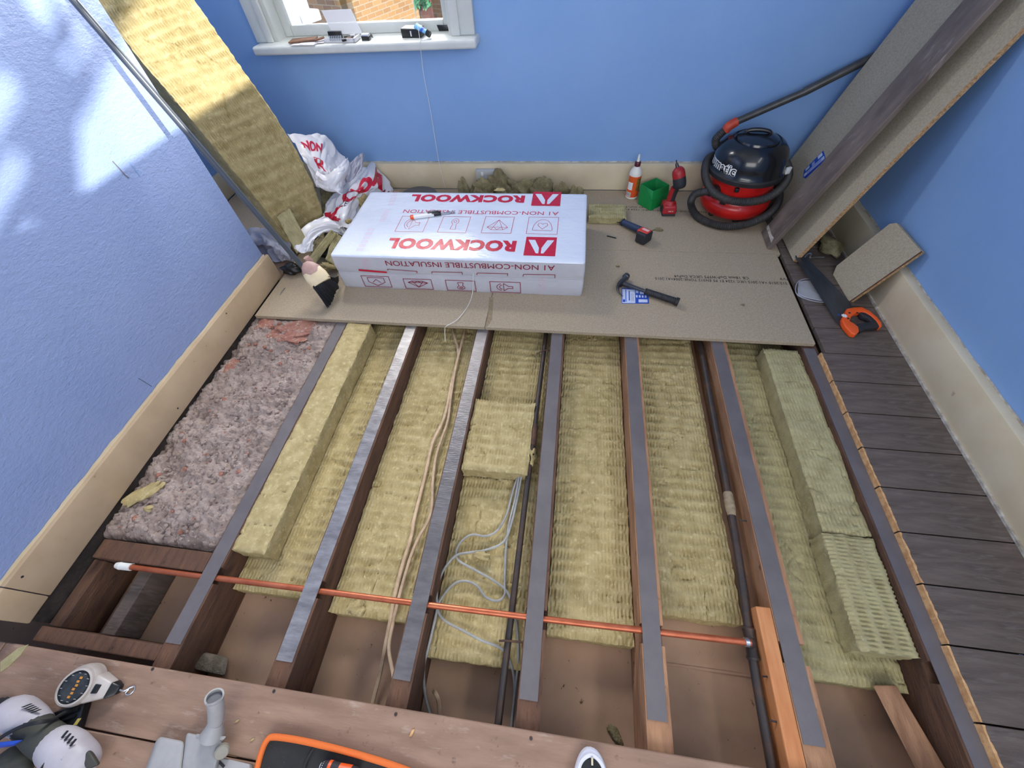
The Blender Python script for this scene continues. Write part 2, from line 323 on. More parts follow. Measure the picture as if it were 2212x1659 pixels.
def glassmat():
    m = bpy.data.materials.new('window_glass'); m.use_nodes = True; nt = m.node_tree; N = nt.nodes; L = nt.links; N.remove(N['Principled BSDF']); out = N['Material Output']
    t = N.new('ShaderNodeBsdfTransparent'); g = N.new('ShaderNodeBsdfGlossy'); g.inputs['Roughness'].default_value = 0.02
    fz = N.new('ShaderNodeFresnel'); fz.inputs[0].default_value = 1.45; x = N.new('ShaderNodeMixShader'); L.new(fz.outputs[0], x.inputs[0]); L.new(t.outputs[0], x.inputs[1]); L.new(g.outputs[0], x.inputs[2]); L.new(x.outputs[0], out.inputs[0]); return m
M['glass'] = glassmat()
def clearmat():
    m = bpy.data.materials.new('clear_plastic'); m.use_nodes = True; nt = m.node_tree; N = nt.nodes; L = nt.links; b = N['Principled BSDF']; b.inputs['Base Color'].default_value = (0.75, 0.75, 0.78, 1); b.inputs['Roughness'].default_value = 0.25
    b.inputs['Alpha'].default_value = 0.33; return m
M['clear'] = clearmat()
M['milky'] = M['clear'].copy(); M['milky'].name = 'milky_plastic'; M['milky'].node_tree.nodes['Principled BSDF'].inputs['Alpha'].default_value = 0.72
# ------------------------------------------------------------------ object helpers
def mk(name, m, mt, loc=(0, 0, 0), parent=None, smooth=True, ang=35):
    loc = V(loc); v = np.array(m[0], float) - loc
    me = bpy.data.meshes.new(name); me.from_pydata(v.tolist(), [], [list(f) for f in m[1]])
    me.materials.append(M[mt]); me.validate()
    bm = bmesh.new(); bm.from_mesh(me)
    if len(bm.faces) < 60000: bmesh.ops.recalc_face_normals(bm, faces=bm.faces)
    bm.to_mesh(me); bm.free()
    if smooth:
        me.polygons.foreach_set('use_smooth', [True] * len(me.polygons)); me.set_sharp_from_angle(angle=math.radians(ang))
    o = bpy.data.objects.new(name, me); COL.objects.link(o)
    if parent is None: o.location = loc
    else: o.parent = parent
    return o
def tags(o, label=None, cat=None, group=None, kind=None):
    if label: o['label'] = label
    if cat: o['category'] = cat
    if group: o['group'] = group
    if kind: o['kind'] = kind
    return o
def solo(name, m, mt, loc, label, cat, group=None, kind=None, smooth=True, ang=35): return tags(mk(name, m, mt, loc, None, smooth, ang), label, cat, group, kind)
class Thing:
    def __init__(s, name, label, cat, loc, group=None, kind=None):
        s.o = bpy.data.objects.new(name, None); COL.objects.link(s.o); s.o.location = loc; s.o.empty_display_size = 0.05; s.loc = V(loc)
        tags(s.o, label, cat, group, kind)
    def part(s, name, m, mt, parent=None, label=None, smooth=True, ang=35, kind=None):
        o = mk(name, m, mt, s.loc, parent or s.o, smooth, ang); tags(o, label, kind=kind); return o
def struct(name, m, mt, smooth=False): return tags(mk(name, m, mt, (0, 0, 0), None, smooth), kind='structure')

# ================================================================== ROOM SHELL
# room: x -1.50 (chimney breast) / -2.25 (alcove) to 1.355, y -1.60 to 2.49, z 0 = top of the floor boards
CE = 2.60
def wall_with_hole(axis, p0, p1, a0, a1, z0, z1, ha0, ha1, hz0, hz1):
    f = (lambda A0, A1, B0, B1: box(A0, A1, p0, p1, B0, B1)) if axis == 'x' else (lambda A0, A1, B0, B1: box(p0, p1, A0, A1, B0, B1))
    return join(f(a0, ha0, z0, z1), f(ha1, a1, z0, z1), f(ha0, ha1, z0, hz0), f(ha0, ha1, hz1, z1))
struct('wall_back', wall_with_hole('x', 2.49, 2.78, -2.4, 1.6, -0.25, CE, -1.60, -0.63, 0.74, 2.16), 'wall')
struct('wall_right', wall_with_hole('y', 1.368, 1.60, -1.75, 2.49, -0.25, CE, -1.02, 1.22, 1.572, 2.42), 'wall')
struct('wall_left', bevel_mesh(box(-2.0, -1.50, -0.03, 1.535, -0.25, CE), 0.006, 2), 'wallt', smooth=True)
struct('wall_alcove_left', box(-2.45, -2.25, -1.75, 2.49, -0.25, CE), 'wall')
struct('wall_front', wall_with_hole('x', -1.95, -1.60, -2.4, 1.6, -0.25, CE, -1.0, 1.2, 0.9, 2.3), 'wall')
struct('ceiling', box(-2.45, 1.6, -1.95, 2.78, CE, CE + 0.1), 'cwhite')
# plasterboard of the ceiling below, seen between the joists
struct('floor', join(box(-2.25, 1.355, -1.6, 2.49, -0.215, -0.190), box(-2.25, -1.49, 1.536, 1.857, -0.03, -0.002), box(0.345, 0.61, 0.098, 0.104, -0.19, -0.187)), 'ceil')
struct('trim_5', join(box(-1.4998, -1.4965, -0.03, 1.53, -0.189, -0.001), box(1.3645, 1.3675, -1.5, 2.4, -0.189, -0.025)), 'gapdark')
# skirtings
def skirting(name, m, mt='cream'): return struct(name, bevel_mesh(m, 0.004, 2), mt, smooth=True)
skirting('baseboard_back', box(-2.25, 1.355, 2.462, 2.49, 0.0, 0.152))
skirting('baseboard_right', box(1.333, 1.368, -1.6, 2.462, 0.0, 0.166))
skirting('baseboard_left', box(-1.500, -1.483, 0.037, 1.552, 0.001, 0.134), 'tan')
skirting('baseboard_left_return', box(-1.500, -1.481, -0.037, 0.035, 0.004, 0.134), 'tan')
skirting('baseboard_alcove', box(-2.25, -2.235, 1.55, 2.462, 0.0, 0.15))
def ragged(p0, p1, w, up, seed, n=160, t=0.0015, nv=None):
    p0, p1, up = V(p0), V(p1), V(up); vs = []; fs = []; nn = V(nv)
    for i in range(n + 1):
        a = i / n; b = p0 + (p1 - p0) * a; k = w * (0.85 + 0.5 * float(fbm(i * 0.13, seed, seed, 4)))
        vs += [tuple(b + nn * t), tuple(b + up * max(k, 0.001) + nn * t * 0.5)]
    for i in range(n): fs.append((2 * i, 2 * i + 2, 2 * i + 3, 2 * i + 1))
    return vs, fs
struct('trim_1', ragged((1.368, -1.6, 0.162), (1.368, 2.46, 0.162), 0.010, (0, 0, 1), 3, 400, nv=(-1, 0, 0)), 'filler')
struct('trim_2', ragged((-1.4, 2.49, 0.150), (1.355, 2.49, 0.150), 0.008, (0, 0, 1), 4, 300, nv=(0, -1, 0)), 'filler')
struct('trim_3', ragged((-1.4995, -0.03, 0.132), (-1.4995, 1.54, 0.132), 0.013, (0, 0, 1), 5, 200, nv=(1, 0, 0)), 'cream')
struct('trim_4', box(1.326, 1.334, -0.1, 2.46, 0.0, 0.009), 'filler')

# gouges and screw heads on the left wall
WL = bpy.data.objects['wall_left']
def mark(name, pts, mt, w=0.003):
    P = [at(*q, 'x', -1.4994) for q in pts]; f = lambda x, y, z=0: V((-1.4994, x, y)); o = mk(name, strip([(p[1], p[2]) for p in P], w, f), mt, (0, 0, 0), WL, smooth=False); return o
mark('gouge', [(243, 348), (258, 364), (270, 378), (279, 385)], 'disc', 0.004); mark('gouge', [(280, 350), (294, 368), (303, 380)], 'wall', 0.004); mark('paper_tear', [(299, 817), (314, 826), (328, 835)], 'ink', 0.0016)
for q in ((489, 677), (384, 882), (48, 1246)):
    c = at(*q, 'x', -1.4829); mk('screw_head', lathe([(0.0035, 0), (0.0035, 0.0006), (0, 0.0009)], frame(c, (0, 1, 0), (0, 0, 1), (1, 0, 0)), 12), 'dsteel', (0, 0, 0), bpy.data.objects['baseboard_left'])
# window in the back wall
w1 = Thing('window_1', None, None, (-1.08, 2.5, 0.75), kind='structure')
w1.part('sill', bevel_mesh(box(-1.655, -0.500, 2.385, 2.60, 0.715, 0.752), 0.012, 4), 'white')
for a, b, c in ((-1.660, -1.568, 1), (-0.628, -0.517, -1)):
    w1.part('architrave', bevel_mesh(box(a, b, 2.462, 2.492, 0.752, 2.25), 0.004, 2), 'white')
    w1.part('architrave_bead', bevel_mesh(box(*( (a + 0.062, b + 0.004) if c > 0 else (a - 0.004, b - 0.070)), 2.452, 2.47, 0.752, 2.25), 0.004, 2), 'white')
    x0 = -1.60 if c > 0 else -0.648; x1 = x0 + 0.055 if c > 0 else x0 + 0.03
    w1.part('lining', bevel_mesh(box(x0, x1, 2.475, 2.76, 0.75, 2.16), 0.003, 2), 'white')
def sash(x0, x1, z0, z1, y, st, rb, rt):
    fr = w1.part('sash', bevel_mesh(join(box(x0, x0 + st, y, y + 0.042, z0, z1), box(x1 - st, x1, y, y + 0.042, z0, z1), box(x0 + st, x1 - st, y, y + 0.042, z0, z0 + rb), box(x0 + st, x1 - st, y, y + 0.042, z1 - rt, z1)), 0.004, 2), 'white')
    w1.part('pane', box(x0 + st - 0.004, x1 - st + 0.004, y + 0.02, y + 0.024, z0 + rb - 0.004, z1 - rt + 0.004), 'glass', parent=fr, smooth=False)
sash(-1.545, -0.648, 0.752, 1.43, 2.556, 0.042, 0.042, 0.045)
sash(-1.545, -0.648, 1.395, 2.15, 2.602, 0.042, 0.045, 0.05)
w1.part('sill_outer', box(-1.62, -0.6, 2.60, 2.85, 0.68, 0.735), 'white')
for nme, (px0, px1, py0, py1, axis) in (('sun_window', (1.42, 1.46, -1.02, 1.22, 'y')), ('fill_window', (-1.0, 1.2, -1.80, -1.76, 'x'))):  # unseen windows: side one placed for the sun, front one added for fill light
    w = Thing(nme, None, None, (px0, py0, 1.5), kind='structure')
    if axis == 'y': w.part('frame', bevel_mesh(join(box(px0, px1, py0, py1, 1.53, 1.572), box(px0, px1, py0, py1, 2.38, 2.42), box(px0, px1, py0, py0 + .04, 1.572, 2.38), box(px0, px1, py1 - .04, py1, 1.572, 2.38)), 0.003), 'white')
    else: w.part('frame', bevel_mesh(join(box(px0, px1, py0, py1, 0.9, 0.95), box(px0, px1, py0, py1, 2.25, 2.3), box(px0, px0 + .05, py0, py1, 0.95, 2.25), box(px1 - .05, px1, py0, py1, 0.95, 2.25), box(0.08, 0.12, py0, py1, 0.95, 2.25)), 0.003), 'white')

# ================================================================== JOISTS
def joist(x0, x1, label, mt='joist', tapemt='tape', ty=(-0.03, 1.62), y0=-0.62, notch=True, tx=(0.003, 0.051), z1=-0.0215):
    pr = [(y0, -0.188), (2.44, -0.188), (2.44, z1)] + ([(0.176, z1), (0.174, -0.045), (0.130, -0.045), (0.128, z1)] if notch else []) + [(y0, z1)]
    t = Thing('floor_joist', label, 'joist', (x0, 0.0, -0.19), 'parallel floor joists')
    t.part('timber', prism([(x0, a, b) for a, b in pr], (x1 - x0, 0, 0)), mt, smooth=False)
    n = 60; vs = []; fs = []
    for i in range(n + 1):
        y = ty[0] + (ty[1] - ty[0]) * i / n; bump = 0.0022 * math.exp(-((y - 0.152) / 0.012) ** 2)
        wv = 0.0012 * float(fbm(i * 0.3, x0 * 3, 2)); z = z1 + 0.0018 + bump
        for a, b in ((tx[0] + wv, z), (tx[1] + wv, z), (tx[1] + wv, z1 + 0.0002), (tx[0] + wv, z1 + 0.0002)): vs.append((x0 + a, y, b))
    for i in range(n):
        for k in range(4): fs.append((4 * i + k, 4 * i + (k + 1) % 4, 4 * i + 4 + (k + 1) % 4, 4 * i + 4 + k))
    fs += [(3, 2, 1, 0), (4 * n, 4 * n + 1, 4 * n + 2, 4 * n + 3)]
    t.part('tape', (vs, fs), tapemt, label='wrinkled shiny grey tape' if tapemt == 'foil' else 'flat grey tape', ang=60)
    return t
JA = joist(-1.066, -1.010, 'leftmost taped floor joist, beside the rubble hearth')
JB = joist(-0.726, -0.668, 'floor joist with the shiny wrinkled silver tape, next after the one by the hearth', tapemt='foil')
JC = joist(-0.390, -0.333, 'taped floor joist on the right of the two beige cables', tapemt='foilc')
JD = joist(-0.054, 0.006, 'taped floor joist just right of the thin upright black pipe', tapemt='tape')
JE = joist(0.263, 0.323, 'taped floor joist with sides coloured as lit pale orange, left of the thick black pipe', 'litwood')
JFj = joist(0.618, 0.682, 'taped floor joist with an orange batten fixed to its near left side', 'litwood')
JG = joist(0.974, 1.034, 'taped floor joist under the sawn ends of the dark floorboards', tx=(0.006, 0.05), ty=(-0.5, 1.245))
# small framing by the hearth
solo('trimmer', bevel_mesh(box(-1.466, -1.068, 0.156, 0.214, -0.188, -0.022), 0.003), 'joist', (-1.27, 0.18, -0.188), 'reddish-brown timber trimmer closing the near end of the rubble hearth', 'timber', smooth=False)
solo('trimmer', bevel_mesh(box(-1.47, -1.068, -0.075, -0.037, -0.188, -0.022), 0.003), 'joist', (-1.27, -0.05, -0.188), 'dusty timber trimmer along the far edge of the front floorboard', 'timber', smooth=False)
solo('batten', bevel_mesh(box(-1.482, -1.440, -0.036, 0.155, -0.188, -0.050), 0.003), 'joist', (-1.46, 0.06, -0.188), 'short red-brown batten tight under the left skirting', 'timber', smooth=False)
solo('batten', bevel_mesh(box(-1.335, -1.290, -0.036, 0.155, -0.188, -0.085), 0.003), 'board', (-1.31, 0.06, -0.188), 'short dark dirty batten in the small void by the white pipe cap', 'timber', smooth=False)
solo('batten', bevel_mesh(box(0.578, 0.617, -0.6, 0.254, -0.12, -0.020), 0.003), 'newwood', (0.6, 0.1, -0.12), 'new orange batten fixed along a joist at bottom right', 'timber', smooth=False)
solo('batten', bevel_mesh(hexa([at(*q, 'z', z) for z in (-0.188, -0.09) for q in ((2018, 1740), (2090, 1740), (1935, 1480), (1885, 1480))]), 0.003), 'litwood', (0.93, 0.0, -0.188), 'loose batten poking out from under the bottom right insulation', 'timber', smooth=False)
t = solo('mortar_lump', bevel_mesh(hexa([at(*q, 'z', z) for z in (-0.188, -0.11) for q in ((415, 1446), (487, 1462), (495, 1420), (440, 1408))]), 0.008, 2), 'brickd', at(455, 1435, 'z', -0.188), 'dusty mortar-covered block in the gap beside the leftmost joist', 'rubble')

# ================================================================== MINERAL WOOL
def wool(w, l, S, th, seed=1, ribs='v', amp=0.0054, res=(0.0021, 0.0050), low=0.006, period=0.0113, band=0.038):
    """slab of mineral wool: S maps (u 0..w, v 0..l, height) arrays to points; returns a closed mesh"""
    nu = int(w / res[0]); nv = int(l / res[1]); U, Vv = np.meshgrid(np.linspace(0, w, nu + 1), np.linspace(0, l, nv + 1))
    a, b = (U, Vv) if ribs == 'v' else (Vv, U)
    wob = 0.010 * fbm(a * 9, b * 9, seed)
    rib = 0.5 + 0.5 * np.cos(2 * PI * (a + 0.25 * wob) / period)
    bb = np.cos(2 * PI * (b + wob + 0.25 * 0.0) / band); mask = 1 / (1 + np.exp(-8 * (bb + 0.30)))
    h = -amp * (1 - rib) * mask * (0.9 + 0.9 * fbm(a * 14, b * 14, seed + 3)) + low * fbm(U * 6, Vv * 6, seed + 5, 3) + 0.0016 * fbm(U * 90, Vv * 90, seed + 9, 3)
    cr = np.abs(fbm(U * 5, Vv * 9, seed + 21, 4)); h = h - 0.006 * np.exp(-(cr / 0.012) ** 2)            # tears
    ex = 0.004 * fbm(U * 40, Vv * 40, seed + 11, 3); ey = 0.005 * fbm(U * 40, Vv * 40, seed + 13, 3)
    fu = np.where((U < 1e-6) | (U > w - 1e-6), 1, 0); fv = np.where((Vv < 1e-6) | (Vv > l - 1e-6), 1, 0)
    edge = np.minimum(np.minimum(U, w - U), np.minimum(Vv, l - Vv)); h = h - 0.004 * np.exp(-(edge / 0.005) ** 2)
    top = S(U + ex * fu, Vv + ey * fv, h).reshape(-1, 3); n1 = nu + 1
    idx = np.arange((nu + 1) * (nv + 1)).reshape(nv + 1, nu + 1)
    q = np.stack([idx[:-1, :-1], idx[:-1, 1:], idx[1:, 1:], idx[1:, :-1]], -1).reshape(-1, 4)
    ring = np.concatenate([idx[0, :], idx[1:, -1], idx[-1, -2::-1], idx[-2:0:-1, 0]])
    u0 = U.ravel()[ring]; v0 = Vv.ravel()[ring]; lev = [top]; prev = ring; faces = [q]; base = len(top); K = 6; m = len(ring)
    for k in range(1, K + 1):
        d = th * k / K; rag = 0.005 * fbm(np.arange(m) * 0.11, np.full(m, k * 0.9), seed + 30, 3)
        cu = np.sign(w / 2 - u0) * (np.minimum(u0, w - u0) < 1e-6); cv = np.sign(l / 2 - v0) * (np.minimum(v0, l - v0) < 1e-6)
        lev.append(S(u0 + rag * cu, v0 + rag * cv, np.full(m, -d))); nxt = base + np.arange(m); base += m
        p2 = np.roll(prev, -1); n2 = np.roll(nxt, -1); faces.append(np.stack([prev, nxt, n2, p2], -1)); prev = nxt
    vs = np.concatenate(lev); f = [tuple(x) for x in np.concatenate(faces)[:, ::1].tolist()] + [tuple(prev.tolist())]
    return vs, f
def flat_slab(x0, x1, y0, y1, zt, zb, seed, tilt=(0, 0), **k):
    def S(u, v, h): return np.stack([x0 + u, y0 + v, zt + h + tilt[0] * u + tilt[1] * v], -1)
    def S2(u, v, h):
        t = np.clip(-h / (zt - zb), 0, 1); return np.stack([x0 + u, y0 + v, zt + h + (1 - t) * (tilt[0] * u + tilt[1] * v)], -1)
    return wool(x1 - x0, y1 - y0, S2, zt - zb, seed, **k)
GI = 'mineral wool slabs laid between the joists'
def wslab(m, loc, label, mt='wool', name='insulation_slab', group=GI): return solo(name, m, mt, loc, label, 'insulation', group, ang=70)
zf, zc = -0.105, -0.186
def bay(x0, x1, y0, label, seed, mt='wool', zt=zf, y1=1.7, **k): return wslab(flat_slab(x0, x1, y0, y1, zt, zc, seed, **k), (x0, y0, zc), label, mt)
bay(-1.007, -0.729, 0.132, 'yellow insulation slab right of the leftmost joist, beneath the narrow upstanding strip', 1)
bay(-0.665, -0.393, 0.105, 'yellow insulation slab with two beige cables lying along it', 2)
bay(-0.330, -0.057, 0.030, 'yellow insulation slab under the looped grey cable', 3)
bay(0.009, 0.260, 0.125, 'yellow insulation slab between the copper-flecked taped joist and the next joist to its right', 4, tilt=(0, -0.01))
bay(0.326, 0.574, 0.218, 'yellow insulation slab just left of the thick black pipe', 5, zt=-0.112)
bay(0.685, 0.971, 0.108, 'greenish insulation slab in the right-hand bay, lying beneath the two upper pieces', 6, mt='woolg', zt=-0.115)
wslab(flat_slab(-0.330, -0.093, 0.588, 0.890, -0.034, -0.098, 7), (-0.3, 0.6, -0.1), 'short square insulation block raised above its neighbours beside the thin black pipe', group=None)
wslab(flat_slab(-1.006, -0.892, 0.228, 1.252, -0.012, -0.098, 8, ribs='u', amp=0.0006, low=0.004), (-1.0, 0.3, -0.1), 'long narrow insulation strip standing on edge along the leftmost joist', name='insulation_strip', group=None)
wslab(flat_slab(0.835, 0.972, 0.490, 1.252, -0.036, -0.108, 9, amp=0.003, low=0.009), (0.9, 1.0, -0.1), 'long dusty insulation strip along the far end of the right-hand bay', 'woolg', name='insulation_strip', group=None)
wslab(flat_slab(0.826, 0.968, 0.180, 0.484, -0.030, -0.108, 10, ribs='u', res=(0.0045, 0.0021)), (0.9, 0.3, -0.1), 'short ribbed insulation offcut at the near end of the right-hand bay', 'woolg', name='insulation_strip', group=None)
wslab(flat_slab(0.095, 0.298, 2.095, 2.240, 0.040, 0.002, 11), (0.2, 2.15, 0.002), 'small flat insulation offcut on the chipboard right of the wrapped pack', 'woolg', name='insulation_offcut', group=None)
# the slab leaning in the alcove
rows = [((122, -133), (295, -196), 0), ((206, 0), (380, -62), 0), ((254, 75), (430, 16), 0), ((300, 125), (468, 66), 0), ((345, 174), (503, 118), 0), ((400, 240), (553, 185), 0), ((448, 301), (594, 247), 0), ((510, 372), (644, 320), 0), ((573, 450), (688, 398), 0), ((612, 500), (698, 458), 0), ((640, 548), (712, 508), 0)]
xr = [-1.625, -1.605, -1.59, -1.575, -1.56, -1.54, -1.52, -1.505, -1.495, -1.49, -1.485]
Lr = np.array([at(*r[0], 'x', x) for r, x in zip(rows, xr)])[::-1]; e1r = V((math.cos(math.radians(66)), math.sin(math.radians(66)), 0))
Rr = []
for r, x in zip(rows, xr):
    L0 = at(*r[0], 'x', x); d = RW @ np.array([(r[1][0] - W / 2) / F, (r[1][1] - H / 2) / F, 1.0]); A = np.stack([e1r, -d], 1); s, _t = np.linalg.lstsq(A, CAM - L0, rcond=None)[0]
    P = CAM + d * _t; Rr.append(L0 + (P - L0) * 1.0)
Rr = np.array(Rr)[::-1]
Lr[0, 2] = max(Lr[0, 2], 0.02); Rr[0, 2] = max(Rr[0, 2], 0.02)
def S_lean(u, v, h):
    k = v / 1.15 * (len(Lr) - 1); k = np.clip(k, 0, len(Lr) - 1.0001); i = k.astype(int); t = (k - i)[..., None]
    A = Lr[i] * (1 - t) + Lr[i + 1] * t; B = Rr[i] * (1 - t) + Rr[i + 1] * t; uu = (u / 0.30)[..., None]
    nn = V((math.sin(math.radians(66)), -math.cos(math.radians(66)), 0.0)); return A * (1 - uu) + B * uu + nn * h[..., None]
for _ in range(2):
    Lr[1:-1] = 0.25 * Lr[:-2] + 0.5 * Lr[1:-1] + 0.25 * Lr[2:]; Rr[1:-1] = 0.25 * Rr[:-2] + 0.5 * Rr[1:-1] + 0.25 * Rr[2:]
wslab(wool(0.30, 1.15, S_lean, 0.100, 15, amp=0.0056, low=0.003, period=0.0095, band=0.040, res=(0.0015, 0.0055)), (-1.4, 1.8, 0.0), 'tall ribbed insulation slab standing on end, leaning in the alcove behind the broom', group=None)

# rubble hearth
def rubble():
    x0, x1, y0, y1 = -1.496, -1.070, 0.222, 1.30; nx, ny = 136, 390
    X, Y = np.meshgrid(np.linspace(x0, x1, nx), np.linspace(y0, y1, ny)); n = fbm(X * 14, Y * 14, 3, 6); r = np.abs(fbm(X * 30, Y * 30, 8, 4))
    Z = -0.024 + 0.026 * n + 0.020 * (0.4 - r) * 0.8 + 0.010 * fbm(X * 90, Y * 90, 5, 3) - 0.02 * np.exp(-((x1 - X) / 0.02)) - 0.01 * np.exp(-((X - x0) / 0.02)) - 0.03 * np.exp(-((Y - y0) / 0.02))
    Z = np.minimum(Z, 0.008 + 0 * Z); Z = np.where(Y > 1.24, np.minimum(Z, -0.032), Z)
    vs = np.stack([X, Y, Z], -1).reshape(-1, 3).tolist(); idx = np.arange(nx * ny).reshape(ny, nx)
    q = np.stack([idx[:-1, :-1], idx[:-1, 1:], idx[1:, 1:], idx[1:, :-1]], -1).reshape(-1, 4).tolist()
    ring = list(idx[0, :]) + list(idx[1:, -1]) + list(idx[-1, -2::-1]) + list(idx[-2:0:-1, 0]); b = len(vs); m = len(ring)
    for i in ring: p = vs[i]; vs.append([p[0], p[1], -0.186])
    for k in range(m): q.append([ring[k], b + k, b + (k + 1) % m, ring[(k + 1) % m]])
    q.append([b + k for k in range(m)])
    return vs, q
HZ = Thing('rubble_hearth', 'rough pinkish rubble and mortar bed of the old hearth beside the left skirting', 'rubble', (-1.27, 0.8, -0.186), kind='stuff')
HZ.part('rubble_bed', rubble(), 'rubble', ang=50)
ms = []; mr = []
for k in range(420):
    x = random.uniform(-1.46, -1.09); y = random.uniform(0.24, 1.22); r = random.choice([0.003, 0.004, 0.006, 0.009]); z = -0.022 + 0.026 * float(fbm(x * 14, y * 14, 3, 6))
    (mr if random.random() < (0.12 + (0.35 if y > 1.05 else 0)) else ms).append(blob((x, y, z + 0.004), r, k, 0.3, 3 if r < 0.008 else 5, (1, 1, 0.7)))
HZ.part('mortar_crumbs', join(*ms), 'rubble', kind='stuff', smooth=False); HZ.part('brick_crumbs', join(*mr), 'rubred', kind='stuff', smooth=False, label='red brick crumbs')
HZ.part('brick_patch', join(blob((-1.26, 1.18, -0.028), 0.09, 3, 0.4, 40, (1.5, 0.75, 0.22)), blob((-1.40, 1.22, -0.026), 0.05, 5, 0.4, 24, (1, 1, 0.3)), blob((-1.44, 0.95, -0.03), 0.04, 6, 0.25, 10, (0.7, 1.4, 0.5))), 'rubred')
def scrap(px, z, r, label, seed, sc=(1, 1, 0.6), mt='wool', loc=None, floor=None, rot=0, amp=0.35, n=14):
    c = V(at(*px, 'z', z)) if loc is None else V(loc); m = blob((0, 0, 0), r, seed, amp, n, sc); ca, sa = math.cos(rot), math.sin(rot)
    v = [(c[0] + p[0] * ca - p[1] * sa, c[1] + p[0] * sa + p[1] * ca, max(c[2] + p[2], floor if floor is not None else -9)) for p in m[0]]
    return solo('insulation_scrap', (v, m[1]), mt, c, label, 'insulation scrap', ang=80)
scrap((305, 1068), -0.01, 0.03, 'torn yellow insulation tuft lying on the near end of the rubble', 31, (2.3, 0.8, 0.35), mt='wool', rot=0.9)
scrap((320, 1098), -0.012, 0.012, 'tiny insulation tuft on the rubble, just below the larger torn tuft', 32, (1.2, 1, 0.5), mt='wool')
scrap((1330, 1590), -0.186, 0.016, 'dark insulation tuft lying on the board far below, nearest the shoe', 33, (1.6, 0.7, 0.6), mt='woold', floor=-0.189, rot=-0.9)
scrap((768, 1312), -0.085, 0.02, 'fluffy insulation tuft at the near corner of the slab with beige cables', 34, (1.2, 1, 0.9), amp=0.5)
scrap((1040, 1200), -0.09, 0.018, 'torn tuft on the slab inside the grey cable loop', 35, (1.6, 0.7, 0.7), amp=0.5)
scrap((1150, 985), -0.06, 0.022, 'crumbled insulation tuft against the thin black pipe coupling', 36, (0.8, 1.6, 0.9), amp=0.5)
scrap((1435, 452), 0.004, 0.02, 'small grey-green insulation tuft on the chipboard beside the cordless tool', 37, (1.3, 0.8, 0.35), mt='woold', floor=0.001, loc=at(1422, 497))
scrap((1335, 575), 0.004, 0.007, 'tiny brown crumb on the chipboard beyond the hammer head', 38, (1.5, 0.7, 0.6), mt='woold', floor=0.001)
scrap((1605, 658), 0.004, 0.006, 'tiny insulation crumb on the chipboard right of the hammer handle', 39, (1.5, 0.7, 0.4), mt='woold', floor=0.001)
scrap((1340, 580), 0.0, 0.01, 'dark crumb on the chipboard beside the pack corner', 40, (2.2, 0.4, 0.4), mt='woold', floor=0.001, loc=at(1321, 512), rot=-0.3)

# ================================================================== FLOORING
TB = 0.0205
ys = [-0.085, 0.060, 0.215, 0.358, 0.500, 0.641, 0.781, 0.923, 1.065, 1.207, 1.350, 1.492, 1.635, 1.778, 1.920, 2.062, 2.205, 2.348, 2.460]
lab = ['dark floorboard at the bottom right corner, nearest the camera of those along the right skirting', 'second dark floorboard from the near end along the right skirting', 'third dark floorboard from the near end along the right skirting',
 'fourth dark floorboard from the near end along the right skirting', 'fifth dark floorboard from the near end along the right skirting', 'sixth dark floorboard from the near end along the right skirting', 'seventh dark floorboard from the near end along the right skirting',
 'eighth dark floorboard from the near end along the right skirting', 'dark floorboard level with the near edge of the chipboard sheet', 'dark floorboard just in front of the orange saw handle', 'dark floorboard under the orange saw handle', 'dark floorboard under the wide end of the saw blade',
 'dark floorboard under the clear plastic lid', 'dark floorboard at the foot of the leaning chipboard sheet', 'dark floorboard in shade behind the small leaning offcut', 'dark floorboard in shade, second beyond the small leaning offcut', 'dark floorboard in deep shade near the back right corner', 'last dark floorboard tight in the back right corner']
for i in range(len(ys) - 1):
    g = 0.002; x0 = 1.0245 - (0.004 if i < 2 else 0)
    if i >= 9: x0 = 1.0445
    t = Thing('floorboard', lab[i], 'floorboard', ((x0 + 1.33) / 2, (ys[i] + ys[i + 1]) / 2, -TB), 'old dark floorboards along the right wall')
    t.part('board', bevel_mesh(box(x0, 1.331, ys[i] + g, ys[i + 1] - g, -TB, 0.0), 0.0015, 1), 'board', smooth=False)
    if i < 9:
        n = 30; vs = []; fs = []
        for k in range(n + 1):
            y = ys[i] + g + (ys[i + 1] - ys[i] - 2 * g) * k / n; j = 0.0022 * abs(float(fbm(k * 0.9, i * 3.3, 4))) ; b = 0.0035 + 0.004 * float(fbm(k * .35, i * 1.7, 9))
            vs += [(x0 - 0.0015 - j, y, -TB), (x0 - 0.0010 - j * 0.5, y, 0.0002), (x0 + max(b, 0.0015), y, 0.0008)]
        for k in range(n): fs += [(3 * k, 3 * k + 1, 3 * k + 4, 3 * k + 3), (3 * k + 1, 3 * k + 2, 3 * k + 5, 3 * k + 4)]
        t.part('sawn_end', (vs, fs), 'sawn', label='pale freshly sawn end', smooth=False)
